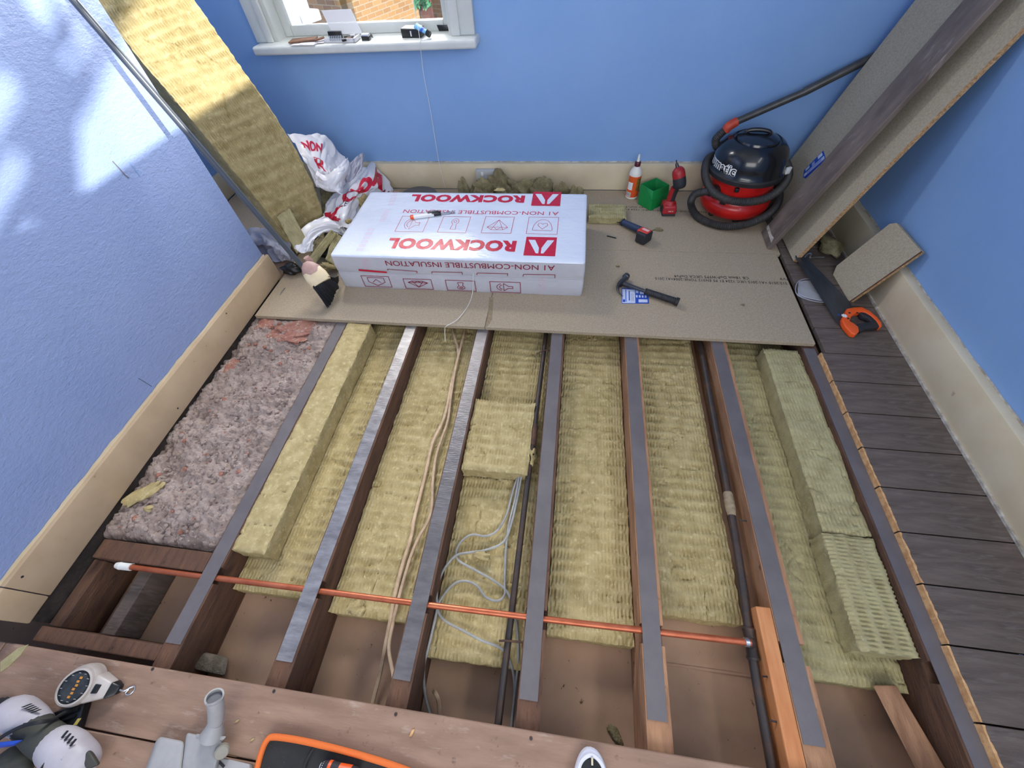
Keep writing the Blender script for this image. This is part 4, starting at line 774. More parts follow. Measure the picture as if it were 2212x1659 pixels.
vc.part('cable_reel', join(lathe([(0.055, 0.358), (0.058, 0.368), (0.052, 0.374), (0.03, 0.376), (0, 0.376)], frame((0.905, 2.235, 0), (1, 0, 0), (0, 1, 0), (0, 0, 1)), 28)), 'blackpl')
vc.part('inlet', join(tube([vf(-0.125, -0.075, 0.150), vf(-0.175, -0.105, 0.160)], [0.030, 0.026], 20), box(0.715, 0.750, 2.13, 2.165, 0.135, 0.142, 0.002)), 'blackpl')
vc.part('latch', join(box(0.800, 0.820, 2.090, 2.106, 0.185, 0.205, 0.003), obox(vf(-0.10, -0.138, 0.118), (0.012, -0.008, 0), (0.004, 0.006, 0), (0, 0, 0.010), 0.002)), 'blackpl')
vc.part('plug_clip', join(obox(vf(0.170, -0.075, 0.250), (0.012, 0.006, 0), (-0.003, 0.006, 0), (0, 0, 0.016), 0.003), obox(vf(0.178, -0.055, 0.238), (0.008, 0.004, 0), (-0.003, 0.006, 0), (0, 0, 0.006), 0.002)), 'wprint', label='white plug tape')
for sx_, yy in ((1, -0.085), (1, 0.085)):
    vc.part('wheel', lathe([(0.0, -0.018), (0.040, -0.018), (0.046, -0.010), (0.046, 0.010), (0.040, 0.018), (0.0, 0.018)], frame(vf(0.140, yy, 0.048), (0, 0, 1), (0.75, 0.66, 0) if yy < 0 else (0.75, -0.66, 0), (0.66, -0.75, 0) if yy < 0 else (0.66, 0.75, 0)), 32), 'rubber')
for a_ in (150, 210, 270): vc.part('castor', blob(vf(0.13 * math.cos(math.radians(a_)), 0.13 * math.sin(math.radians(a_)), 0.0145), 0.0145, 1, 0, 8), 'rubber')
# lettering curved round the front left of the lid
def lid_text(s, a0, a1, z0, z1, bold, mt, eps, name):
    v, f = text2(s, bold, 0.0, 1.0); mm = subdiv(([(p[0] * 4, p[1]) for p in v], f), 1); out = []
    for p in mm[0]:
        a = math.radians(a0 + (a1 - a0) * p[0] / 4); z = z0 + (z1 - z0) * p[1]; r = float(np.interp(z, [0.25, 0.275, 0.305], [0.172, 0.171, 0.166])) + eps
        out.append(tuple(vf(r * math.cos(a), r * math.sin(a), z)))
    vc.part(name, (out, mm[1]), mt, parent=lid, smooth=False)
lid_text('numatic', 172, 237, 0.2500, 0.296, 0.085, 'wprint', 0.0012, 'lettering_outline'); lid_text('numatic', 173.2, 235.8, 0.2530, 0.2930, 0.005, 'blackpl', 0.0022, 'lettering')
def ribbed(path, r, pitch=0.0062, amp=0.0016, n=14):
    P = np.array(path); L = np.concatenate([[0], np.cumsum(np.linalg.norm(np.diff(P, axis=0), axis=1))]); m = int(L[-1] / (pitch / 4)); s = np.linspace(0, L[-1], m)
    Q = np.stack([np.interp(s, L, P[:, i]) for i in range(3)], 1); R_ = [r + amp * math.cos(2 * PI * x / pitch) for x in s]; return tube(Q, R_, n)
hz = [vf(-0.165, -0.100, 0.158), vf(-0.200, -0.100, 0.152), vf(-0.232, -0.075, 0.125), vf(-0.236, -0.060, 0.07), vf(-0.205, -0.105, 0.028), vf(-0.150, -0.165, 0.022), vf(-0.07, -0.205, 0.024), vf(0.02, -0.205, 0.034), vf(0.10, -0.185, 0.060), vf(0.165, -0.135, 0.085), vf(0.200, -0.05, 0.105), vf(0.200, 0.04, 0.13), vf(0.165, 0.125, 0.165),
      vf(0.09, 0.175, 0.19), vf(0.0, 0.186, 0.205), vf(-0.09, 0.165, 0.225), vf(-0.165, 0.10, 0.235), vf(-0.197, 0.02, 0.228), vf(-0.198, -0.05, 0.200), vf(-0.168, -0.115, 0.168), vf(-0.11, -0.165, 0.152), vf(-0.03, -0.192, 0.150), vf(0.06, -0.186, 0.160), vf(0.135, -0.145, 0.182), vf(0.188, -0.07, 0.206), vf(0.203, 0.01, 0.225), vf(0.185, 0.09, 0.24), vf(0.12, 0.160, 0.262), vf(0.03, 0.192, 0.285), vf(-0.06, 0.180, 0.300), vf(-0.125, 0.145, 0.310), vf(-0.150, 0.115, 0.335), vf(-0.142, 0.110, 0.36)]
pc = at(1562, 292, 'y', 2.345); pd = at(1578, 268, 'y', 2.355)
hz = hz[:-3] + [at(1553, 318, 'y', 2.385), at(1546, 303, 'y', 2.365), at(1556, 290, 'y', 2.355), at(1570, 278, 'y', 2.355)]
vc.part('hose', ribbed(smooth_path(hz, 10), 0.0185), 'hose', ang=80)
pe = at(1592, 262, 'y', 2.365)
vc.part('hose_cuff', tube(smooth_path([at(1566, 284, 'y', 2.355), at(1574, 273, 'y', 2.357), pe], 4), [0.0195, 0.021, 0.022, 0.0225, 0.0225, 0.022, 0.022, 0.0215, 0.021], 16), 'otape', label='orange-red taped cuff')
vc.part('wand', tube([at(1588, 264, 'y', 2.362), at(1735, 200, 'y', 2.40), at(1738, 198, 'y', 2.40), at(1880, 126, 'y', 2.435), at(1900, 116, 'y', 2.437)], [0.0165, 0.0165, 0.0185, 0.0180, 0.0180], 20), 'wand')

# ================================================================== BROOM
br = Thing('broom', 'broom with grey metal pole, beige head and black bristles leaning in the left corner', 'broom', at(700, 655))
top = at(152, -8, 'x', -1.478); nb = at(655, 578, 'z', 0.155); nb0 = at(665, 560, 'z', 0.165)
dirp = nrm(nb - top); ext = top - dirp * 0.35
br.part('pole', tube([ext, nb], 0.0115, 16), 'pole')
hd = [at(655, 566, 'z', 0.175), at(664, 583, 'z', 0.155), at(675, 604, 'z', 0.125), at(690, 632, 'z', 0.085)]
def headsec(c, w, t, ax, ay, n=20): return [tuple(c + ax * (w * math.copysign(abs(math.cos(2 * PI * k / n)) ** 0.75, math.cos(2 * PI * k / n))) + ay * (t * math.copysign(abs(math.sin(2 * PI * k / n)) ** 0.75, math.sin(2 * PI * k / n)))) for k in range(n)]
b0, b1 = at(686, 633, 'z', 0.082), at(705, 592, 'z', 0.120)     # the edge where the bristles leave the head
ax0 = nrm(b1 - b0); cB = (b0 + b1) / 2; cT = at(661, 570, 'z', 0.165); hdir = nrm(cB - cT); ax0 = nrm(ax0 - hdir * np.dot(ax0, hdir)); ay0 = np.cross(hdir, ax0)
LB = np.linalg.norm(cB - cT); wB = np.linalg.norm(b1 - b0) / 2 * 1.15
secs = [(0.0, 0.020, 0.014, 0), (0.12, 0.030, 0.018, 0), (0.35, 0.045, 0.022, 0), (0.65, 0.052, 0.022, 0), (0.92, 0.050, 0.020, 0), (1.0, 0.047, 0.017, 0)]
def loft(secs, c0, d, L, ax, ay, n=20):
    vs = []
    for s, w, t_, o in secs: vs += headsec(c0 + d * L * s, w, t_, ax, ay, n)
    fs = [tuple(range(n))[::-1]] + [(i * n + k, i * n + (k + 1) % n, (i + 1) * n + (k + 1) % n, (i + 1) * n + k) for i in range(len(secs) - 1) for k in range(n)] + [tuple((len(secs) - 1) * n + k for k in range(n))]
    return vs, fs
br.part('socket', tube([nb0 - dirp * 0.012, nb0 + dirp * 0.012, nb0 + dirp * 0.02], [0.0145, 0.0165, 0.0155], 16), 'broomp')
br.part('head', loft(secs, cT, hdir, LB, ax0, ay0), 'broomw')
br.part('head_cover', loft([(-0.03, 0.017, 0.013, 0), (0.10, 0.032, 0.0195, 0), (0.35, 0.0465, 0.0235, 0), (0.55, 0.030, 0.0245, 0)], cT, hdir, LB, ax0, ay0), 'broomp', label='pinkish-brown panel')
tipc = at(712, 668, 'z', 0.004); tip2 = at(735, 604, 'z', 0.03)
ms = []; rnd = random.Random(3)
for i in range(900):
    a = rnd.uniform(-1, 1); b = rnd.uniform(-1, 1); p0 = cB - hdir * 0.006 + ax0 * a * 0.043 + ay0 * b * 0.014; tt = (a + 1) / 2 + rnd.uniform(-.04, .04)
    p2 = tipc * (1 - tt) + tip2 * tt + V((rnd.uniform(-.004, .004), rnd.uniform(-.004, .004), rnd.uniform(0, 0.008))) + ay0 * b * 0.012 - hdir * 0.012 * (2 * tt - 1) ** 2
    p2[2] = max(p2[2], 0.0015); p1 = (p0 + p2) / 2 + hdir * 0.012 + V((0, 0, rnd.uniform(-.004, .008)))
    ms.append(tube([p0, p1, p2], [0.0016, 0.0015, 0.0007], 4, cap=False))
br.part('bristles', join(*ms), 'bristle', kind='stuff', ang=80)
br.part('bristle_core', loft([(0, 0.041, 0.012, 0), (0.45, 0.046, 0.014, 0), (0.75, 0.042, 0.010, 0), (0.88, 0.034, 0.005, 0)], cB - hdir * 0.004, nrm((tipc + tip2) / 2 - cB), np.linalg.norm((tipc + tip2) / 2 - cB), ax0, ay0), 'bristle')

# ================================================================== CRUMPLED BAGS
def patch(ctrl, nu, nv, amp=0.006, seed=1, freq=5.0, fmin=0.001):
    C_ = np.array(ctrl, float); m, n = C_.shape[:2]
    def cr(P, t):
        k = np.clip(t, 0, len(P) - 1 - 1e-6); i = k.astype(int); f = (k - i)[:, None, None]; g = lambda j: P[np.clip(j, 0, len(P) - 1)]
        a, b, c, d = g(i - 1), g(i), g(i + 1), g(i + 2); return 0.5 * (2 * b + (c - a) * f + (2 * a - 5 * b + 4 * c - d) * f ** 2 + (3 * b - a - 3 * c + d) * f ** 3)
    A = cr(C_, np.linspace(0, m - 1, nv)); B = cr(A.transpose(1, 0, 2), np.linspace(0, n - 1, nu)).transpose(1, 0, 2)
    U, Vv = np.meshgrid(np.linspace(0, 1, nu), np.linspace(0, 1, nv))
    r = np.abs(vn(U * freq * 1.2, Vv * freq * 0.9, seed)) * 2.6 - np.abs(vn(U * freq * 2.2 + Vv * 3, Vv * freq * 1.5 - U * 2, seed + 4)) * 1.1; du = np.gradient(B, axis=1); dv = np.gradient(B, axis=0); N_ = np.cross(du, dv); N_ /= np.linalg.norm(N_, axis=-1, keepdims=True) + 1e-9
    B = B + N_ * (amp * 2.2 * (r - 0.35))[..., None]; B[..., 2] = np.maximum(B[..., 2], fmin); B[..., 1] = np.minimum(B[..., 1], 2.457)
    return B, N_
def patch_mesh(B, th=0.0006):
    nv, nu = B.shape[:2]; N_ = np.cross(np.gradient(B, axis=1), np.gradient(B, axis=0)); N_ /= np.linalg.norm(N_, axis=-1, keepdims=True) + 1e-9
    a = B.reshape(-1, 3); b = (B - N_ * th).reshape(-1, 3); idx = np.arange(nu * nv).reshape(nv, nu); q = np.stack([idx[:-1, :-1], idx[:-1, 1:], idx[1:, 1:], idx[1:, :-1]], -1).reshape(-1, 4); k = nu * nv
    ring = list(idx[0, :]) + list(idx[1:, -1]) + list(idx[-1, -2::-1]) + list(idx[-2:0:-1, 0]); f = q.tolist() + (q[:, ::-1] + k).tolist() + [(ring[i], ring[(i + 1) % len(ring)], ring[(i + 1) % len(ring)] + k, ring[i] + k) for i in range(len(ring))]
    return np.concatenate([a, b]), f
def on_patch(B, m2, u0, u1, v0, v1, eps=0.0016, sides=(1,)):
    nv, nu = B.shape[:2]; N_ = np.cross(np.gradient(B, axis=1), np.gradient(B, axis=0)); N_ /= np.linalg.norm(N_, axis=-1, keepdims=True) + 1e-9
    out = []
    for p in m2[0]:
        u = (u0 + (u1 - u0) * p[0]) * (nu - 1); v = (v0 + (v1 - v0) * p[1]) * (nv - 1); u = min(max(u, 0), nu - 1.001); v = min(max(v, 0), nv - 1.001); i, j = int(u), int(v); a, b = u - i, v - j
        P = B[j, i] * (1 - a) * (1 - b) + B[j, i + 1] * a * (1 - b) + B[j + 1, i] * (1 - a) * b + B[j + 1, i + 1] * a * b; n_ = N_[j, i]
        if np.dot(n_, CAM - P) < 0: n_ = -n_
        out.append(tuple(P + n_ * eps))
    return out, m2[1]
def txt_patch(t, B, s, u0, u1, v0, v1, mt='red', bold=0.05, par=None, name='printed_text'):
    v, f = text2(s, bold); mm = subdiv(([(p[0], p[1]) for p in v], f), 3); t.part(name, on_patch(B, mm, u0, u1, v0, v1), mt, parent=par, smooth=False)
A_ = at
b1t = Thing('plastic_wrapping', 'crumpled white plastic wrapping with red print slumped high behind the leaning slab', 'plastic bag', A_(720, 420, 'z', 0.0))
ctl = [[A_(618, 292, 'y', 2.10), A_(660, 290, 'y', 2.20), A_(705, 297, 'y', 2.30), A_(735, 330, 'y', 2.34), A_(752, 350, 'y', 2.32)],
       [A_(636, 312, 'y', 2.04), A_(672, 312, 'y', 2.12), A_(704, 325, 'y', 2.2), A_(728, 350, 'y', 2.24), A_(748, 372, 'y', 2.22)],
       [A_(652, 338, 'y', 2.0), A_(680, 342, 'y', 2.02), A_(700, 352, 'y', 2.06), A_(722, 368, 'y', 2.10), A_(744, 384, 'y', 2.12)],
       [A_(668, 362, 'y', 2.0), A_(690, 368, 'y', 2.00), A_(704, 376, 'y', 2.0), A_(722, 385, 'y', 2.02), A_(740, 396, 'y', 2.06)],
       [A_(682, 398, 'y', 1.99), A_(696, 396, 'y', 1.98), A_(708, 396, 'y', 1.98), A_(724, 400, 'y', 2.0), A_(738, 404, 'y', 2.04)]]
B1, _n = patch(ctl, 90, 90, 0.0075, 2, 5); f1_ = b1t.part('film', patch_mesh(B1), 'bagw', ang=28)
txt_patch(b1t, B1, 'NON', 0.12, 0.42, 0.36, 0.20, 'red', 0.05, f1_); txt_patch(b1t, B1, 'R', 0.22, 0.5, 0.72, 0.48, 'red', 0.02, f1_)
B1c, _n = patch([[A_(684, 366, 'y', 1.99), A_(704, 380, 'y', 1.97), A_(728, 362, 'y', 2.0), A_(750, 340, 'y', 2.16)], [A_(682, 385, 'y', 1.95), A_(706, 392, 'y', 1.93), A_(736, 372, 'y', 1.98), A_(752, 362, 'y', 2.12)], [A_(686, 400, 'y', 1.95), A_(712, 410, 'y', 1.92), A_(736, 394, 'y', 1.97), A_(746, 384, 'y', 2.10)], [A_(700, 406, 'y', 1.97), A_(733, 418, 'y', 1.94), A_(738, 414, 'y', 1.97), A_(742, 400, 'y', 2.1)]], 60, 60, 0.006, 5, 4)
b1t.part('turned_flap', patch_mesh(B1c), 'bagw', ang=28)
B1d, _n = patch([[A_(750, 362, 'y', 2.2), A_(766, 342, 'y', 2.26), A_(784, 329, 'y', 2.32)], [A_(748, 380, 'y', 2.16), A_(768, 366, 'y', 2.22), A_(787, 340, 'y', 2.3)], [A_(742, 398, 'y', 2.12), A_(762, 388, 'y', 2.16), A_(780, 368, 'y', 2.24)]], 40, 40, 0.006, 8, 4)
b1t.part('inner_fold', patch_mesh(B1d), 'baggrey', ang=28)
b2t = Thing('plastic_wrapping', 'crumpled white plastic wrapping with big red letters between the slab and the wrapped pack', 'plastic bag', A_(760, 450, 'z', 0.0))
ctl = [[A_(742, 402, 'y', 2.22), A_(772, 376, 'y', 2.32), A_(800, 352, 'y', 2.42), A_(820, 366, 'y', 2.45), A_(848, 408, 'y', 2.40)],
       [A_(722, 424, 'y', 2.10), A_(752, 400, 'y', 2.18), A_(790, 386, 'y', 2.24), A_(820, 396, 'y', 2.30), A_(846, 420, 'y', 2.34)],
       [A_(706, 444, 'y', 2.0), A_(738, 424, 'y', 2.04), A_(775, 412, 'y', 2.10), A_(802, 414, 'y', 2.20), A_(830, 424, 'y', 2.28)],
       [A_(700, 464, 'y', 1.93), A_(728, 450, 'y', 1.95), A_(758, 440, 'y', 2.0), A_(780, 438, 'y', 2.10), A_(800, 432, 'y', 2.2)],
       [A_(706, 482, 'y', 1.86), A_(726, 478, 'y', 1.88), A_(746, 476, 'y', 1.9), A_(768, 470, 'y', 1.98), A_(790, 450, 'y', 2.1)],
       [A_(722, 490, 'y', 1.82), A_(738, 492, 'y', 1.82), A_(752, 490, 'y', 1.82), A_(766, 484, 'y', 1.88), A_(780, 466, 'y', 1.98)]]
B2, _n = patch(ctl, 110, 110, 0.008, 3, 6); f2_ = b2t.part('film', patch_mesh(B2), 'bagw', ang=28)
txt_patch(b2t, B2, 'R', 0.62, 0.86, 0.30, 0.06, 'red', 0.06, f2_); txt_patch(b2t, B2, 'O', 0.42, 0.66, 0.46, 0.20, 'red', 0.06, f2_); txt_patch(b2t, B2, 'C', 0.28, 0.55, 0.56, 0.34, 'red', 0.05, f2_)
txt_patch(b2t, B2, 'NO', 0.86, 0.985, 0.42, 0.22, 'dred', 0.04, f2_); txt_patch(b2t, B2, 'K', 0.04, 0.40, 0.80, 0.60, 'red', 0.07, f2_)
txt_patch(b2t, B2, 'CE', 0.30, 0.42, 0.62, 0.54, 'ink', 0.0, f2_, 'small_print')
ctl = [[A_(700, 466, 'y', 1.88), A_(724, 482, 'y', 1.84), A_(738, 498, 'y', 1.83), A_(746, 512, 'y', 1.82)], [A_(672, 478, 'y', 1.82), A_(690, 486, 'y', 1.78), A_(706, 494, 'y', 1.78), A_(716, 498, 'y', 1.80)], [A_(648, 500, 'y', 1.74), A_(662, 504, 'y', 1.70), A_(678, 510, 'y', 1.70), A_(690, 506, 'y', 1.74)], [A_(633, 524, 'y', 1.66), A_(648, 534, 'y', 1.63), A_(664, 530, 'y', 1.64), A_(678, 524, 'y', 1.68)], [A_(634, 534, 'y', 1.63), A_(650, 547, 'y', 1.60), A_(662, 545, 'y', 1.61), A_(672, 540, 'y', 1.65)]]
B3, _n = patch(ctl, 80, 80, 0.0065, 6, 4); b2t.part('hanging_flap', patch_mesh(B3), 'bagw', ang=28)
ctl = [[A_(722, 484, 'y', 1.85), A_(742, 490, 'y', 1.86), A_(762, 492, 'y', 1.84)], [A_(736, 498, 'y', 1.82), A_(750, 504, 'y', 1.81), A_(758, 506, 'y', 1.81)], [A_(742, 512, 'y', 1.79), A_(748, 518, 'y', 1.78), A_(750, 520, 'y', 1.78)]]
B4, _n = patch(ctl, 40, 40, 0.005, 9, 3); b2t.part('lower_fold', patch_mesh(B4), 'bagw', ang=28)
b3t = Thing('plastic_wrapping', 'dim greyish crumpled plastic wrapping on the alcove floor left of the leaning slab', 'plastic bag', A_(590, 540, 'z', 0.0))
ctl = [[A_(530, 500, 'z', 0.10), A_(560, 492, 'z', 0.13), A_(590, 502, 'z', 0.10), A_(620, 520, 'z', 0.06)], [A_(545, 520, 'z', 0.12), A_(575, 515, 'z', 0.14), A_(600, 528, 'z', 0.11), A_(630, 545, 'z', 0.06)], [A_(560, 542, 'z', 0.05), A_(585, 540, 'z', 0.07), A_(610, 548, 'z', 0.07), A_(634, 560, 'z', 0.03)], [A_(582, 566, 'z', 0.005), A_(600, 566, 'z', 0.02), A_(618, 562, 'z', 0.02), A_(640, 566, 'z', 0.005)]]
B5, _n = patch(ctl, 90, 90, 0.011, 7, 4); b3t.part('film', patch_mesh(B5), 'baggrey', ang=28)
solo('rubbish_bag', blob(A_(630, 582, 'z', 0.022), 0.045, 9, 0.25, 22, (1.2, 0.8, 0.6), floor=0.001), 'blackpl', A_(630, 590), 'small crumpled black bag on the chipboard behind the broom head', 'plastic bag', ang=80)
solo('rubbish_bag', blob(A_(712, 540, 'z', 0.03), 0.05, 12, 0.25, 20, (1.1, 0.9, 0.8), floor=0.001), 'blackpl', A_(712, 540), 'black crumpled bag in shade between the broom and the wrapped pack', 'plastic bag', ang=80)
# insulation bits below the bags
def lump(q4, z0, z1, seed, label, mt='wool', th=0.03, name='insulation_scrap', ribs='v', loc=None):
    P = [V(p) for p in q4]
    def S(u, v, h):
        a = (u / 1.0)[..., None]; b = (v / 1.0)[..., None]; X = P[0] * (1 - a) * (1 - b) + P[1] * a * (1 - b) + P[2] * a * b + P[3] * (1 - a) * b
        n_ = nrm(np.cross(P[1] - P[0], P[3] - P[0])); n_ = n_ if np.dot(n_, CAM - P[0]) > 0 else -n_; R_ = X + n_ * h[..., None]; R_[..., 2] = np.maximum(R_[..., 2], 0.0008); return R_
    m = wool(1.0, 1.0, S, th, seed, ribs, amp=0.0012, res=(0.03, 0.03), period=0.09, band=0.4, low=0.006); return solo(name, m, mt, (P[0] + P[2]) / 2, label, 'insulation scrap', ang=75)
lump([A_(597, 468, 'y', 1.70), A_(622, 450, 'y', 1.73), A_(664, 528, 'y', 1.66), A_(640, 548, 'y', 1.62)], 0, 0, 51, 'rough insulation strip lying against the foot of the leaning slab', 'woolg', 0.02)
lump([A_(690, 408, 'y', 2.10), A_(716, 414, 'y', 2.10), A_(718, 470, 'y', 1.98), A_(696, 468, 'y', 1.96)], 0, 0, 52, 'insulation scrap peeping out between the two white wrappings', 'woold', 0.04)
lump([A_(716, 496, 'y', 1.74), A_(728, 506, 'y', 1.74), A_(682, 570, 'y', 1.60), A_(664, 560, 'y', 1.60)], 0, 0, 53, 'long brownish insulation scrap slanting down behind the broom head', 'woolg', 0.03)
lump([A_(722, 500, 'y', 1.76), A_(740, 512, 'y', 1.74), A_(728, 576, 'y', 1.60), A_(702, 560, 'y', 1.62)], 0, 0, 54, 'fluffy insulation scrap hanging beside the near left corner of the pack', 'woolg', 0.03)
lump([A_(668, 530, 'y', 1.66), A_(700, 500, 'y', 1.74), A_(700, 520, 'y', 1.70), A_(676, 560, 'y', 1.62)], 0, 0, 55, 'insulation scrap half hidden by the hanging white flap', 'woold', 0.03)
scrap((704, 580), 0.03, 0.026, 'yellow fluffy insulation tuft just above the black bristles', 56, (1.2, 0.9, 0.8), mt='wool', floor=0.001, loc=A_(707, 576, 'z', 0.035), amp=0.6, n=18)
scrap((640, 575), 0.02, 0.02, 'insulation tuft on the floor beside the broom pole foot', 57, (1.2, 0.9, 0.7), mt='wool', floor=0.001, loc=A_(638, 572, 'z', 0.03), amp=0.5)
scrap((752, 478), 0.02, 0.014, 'tiny yellow tuft on the white wrapping beside the pack', 58, (1.3, 1, 0.8), mt='wool', loc=A_(753, 478, 'y', 1.87), amp=0.5)
scrap((788, 440), 0.02, 0.035, 'insulation scrap at the far left corner of the pack', 59, (0.8, 1.2, 1.3), mt='wool', floor=0.001, loc=A_(785, 436, 'y', 2.10), amp=0.35)
for k, (u, v, y, r, sd, sc, lb) in enumerate(((1000, 404, 2.24, 0.035, 61, (1.0, .9, 1.1), 'small grey-brown insulation tuft behind the pack, leftmost of the pile'), (1035, 402, 2.28, 0.05, 62, (1.3, .9, .9), 'low insulation lump behind the pack, under the wall socket'), (1085, 388, 2.34, 0.07, 63, (1.1, .8, 1.0), 'tallest dark insulation lump of the pile, beside the wall socket'), (1130, 398, 2.32, 0.055, 64, (1.6, .8, .7), 'long insulation lump in the middle of the pile behind the pack'), (1172, 398, 2.30, 0.045, 65, (1.5, .9, .8), 'ragged insulation lump right of the middle of the pile behind the pack'), (1212, 408, 2.22, 0.032, 66, (1.3, .9, .9), 'small insulation lump at the right end of the pile behind the pack'), (1245, 412, 2.16, 0.03, 67, (1.6, 1., .7), 'insulation crumbs behind the right far corner of the pack'))):
    c = A_(u, v, 'y', y); z0 = c[2]
    m = blob((c[0], c[1], z0 * 0.5), 1.0, sd, 0.34, 22, (r * sc[0], r * sc[1], z0 * 0.5 + r * 0.7), floor=0.001)
    solo('insulation_scrap', m, 'woold', (c[0], c[1], 0.0), lb, 'insulation scrap', 'pile of torn insulation behind the pack', ang=80)
scrap((1078, 412), 0.19, 0.012, 'thin insulation wisp overhanging the far edge of the pack', 68, (2.2, 0.8, 0.5), mt='wool', loc=A_(1080, 410, 'z', 0.20), amp=0.6)
# disc and socket
solo('round_lid', lathe([(0.118, 0.0), (0.125, 0.003), (0.125, 0.014), (0.118, 0.018), (0.0, 0.018)], frame((-0.955, 2.335, 0.001), (1, 0, 0), (0, 1, 0)), 40), 'disc', (-0.97, 2.43, 0.0), 'dark grey round lid lying on the chipboard behind the pack', 'lid')
sk = Thing('wall_socket', 'grey double wall socket on the back skirting, partly hidden by torn insulation', 'socket', (-0.515, 2.45, 0.085))
sk.part('back_box', box(-0.592, -0.440, 2.432, 2.4615, 0.050, 0.130, 0.003), 'socket'); sp_ = sk.part('face_plate', box(-0.590, -0.442, 2.426, 2.4335, 0.052, 0.128, 0.003), 'socket')
for x in (-0.565, -0.49): sk.part('switch', box(x + .008, x + .022, 2.422, 2.427, 0.100, 0.122, 0.001), 'wprint', parent=sp_); sk.part('socket_holes', box(x + 0.005, x + 0.012, 2.4245, 2.4265, 0.066, 0.078), 'ink', parent=sp_); sk.part('maker_label', box(x + .03, x + .05, 2.4245, 2.4265, 0.075, 0.095), 'lblue', parent=sp_)

# ================================================================== THINGS ON THE CHIPBOARD
gb = Thing('glue_bottle', 'white glue bottle with orange label and maroon cap against the back skirting', 'bottle', (0.345, 2.385, 0.0))
tl = math.radians(5); gf = frame((0.343, 2.385, 0.001), (1, 0, 0), (0, 1, 0), (0, 0, 1))
ff = lambda x, y, z: gf(x + z * 0.02, y + z * 0.02, z)
gb.part('bottle', lathe([(0.030, 0.0), (0.034, 0.004), (0.0345, 0.010), (0.0345, 0.135), (0.033, 0.145), (0.026, 0.160), (0.015, 0.172), (0.013, 0.18)], ff, 40), 'bottle')
def curvl(r, a0, a1, z0, z1, n=16):
    vs = []; fs = []
    for i in range(n + 1): a = math.radians(a0 + (a1 - a0) * i / n); vs += [tuple(ff(r * math.cos(a), r * math.sin(a), z0)), tuple(ff(r * math.cos(a), r * math.sin(a), z1))]
    for i in range(n): fs.append((2 * i, 2 * i + 2, 2 * i + 3, 2 * i + 1))
    return vs, fs
lbo = gb.part('label', curvl(0.0350, 190, 350, 0.014, 0.130), 'olabel'); gb.part('label_panel', curvl(0.0353, 205, 255, 0.056, 0.098), 'wprint', parent=lbo); gb.part('label_panel', curvl(0.0353, 205, 252, 0.018, 0.042), 'wprint', parent=lbo); gb.part('label_picture', curvl(0.0353, 290, 345, 0.05, 0.12), 'glabel', parent=lbo)
for k in range(6): gb.part('barcode_bar', curvl(0.0356, 209 + k * 7, 212 + k * 7 + (k % 2), 0.021, 0.040, 3), 'ink', parent=lbo)
for k in range(4): gb.part('label_line', curvl(0.0356, 209, 246 - (k % 2) * 8, 0.064 + 0.008 * k, 0.0652 + 0.008 * k, 6), 'gcable', parent=lbo)
gb.part('cap', lathe([(0.014, 0.176), (0.0165, 0.178), (0.0165, 0.196), (0.013, 0.201), (0.008, 0.202)], ff, 28), 'maroon'); gb.part('nozzle', lathe([(0.0095, 0.200), (0.0085, 0.206), (0.007, 0.210), (0.0065, 0.224), (0.003, 0.238), (0.0, 0.239)], ff, 20), 'bottle')
gx = Thing('plastic_tub', 'empty open green plastic tub beside the glue bottle', 'tub', (0.46, 2.32, 0.0))
bq = [V(A_(*q)) for q in ((1377, 441), (1405, 456), (1443, 437))]; bq.append(bq[0] + bq[2] - bq[1]); tq = [A_(1384, 397, 'z', 0.095), A_(1411, 413, 'z', 0.095), A_(1446, 399, 'z', 0.095)]; tq.append(tq[0] + tq[2] - tq[1])
bc = sum(bq) / 4; tcn = sum(tq) / 4
def shrink(P, c, k): return [c + (p - c) * k for p in P]
vs = [tuple(p + V((0, 0, 0.001))) for p in bq] + [tuple(p) for p in tq] + [tuple(p) for p in shrink(tq, tcn, 0.95)] + [tuple(p + V((0, 0, 0.004))) for p in shrink(bq, bc, 0.93)]
fs = [(0, 1, 2, 3)] + [(i, (i + 1) % 4, 4 + (i + 1) % 4, 4 + i) for i in range(4)] + [(4 + i, 4 + (i + 1) % 4, 8 + (i + 1) % 4, 8 + i) for i in range(4)] + [(8 + i, 8 + (i + 1) % 4, 12 + (i + 1) % 4, 12 + i) for i in range(4)] + [(12, 13, 14, 15)]
gx.part('tub', bevel_mesh((vs, fs), 0.0025, 2), 'green')
fm = (tq[0] + tq[1]) / 2 - V((0, 0, 0.012)); nf = nrm(np.cross(tq[1] - tq[0], (0, 0, 1))); nf = nf if nf[1] < 0 else -nf
gx.part('clip', obox(fm + nf * 0.002, nrm(tq[1] - tq[0]) * 0.006, nf * 0.003, (0, 0, 0.006), 0.001), 'green'); gx.part('handle', tube([fm + nf * 0.003, (bq[1] + tq[1]) / 2 + nf * 0.004 + V((-0.002, 0, 0.004))] + [(bq[2] + tq[2]) / 2 + V((0.003, -0.003, 0.01))], 0.0022, 6), 'green')
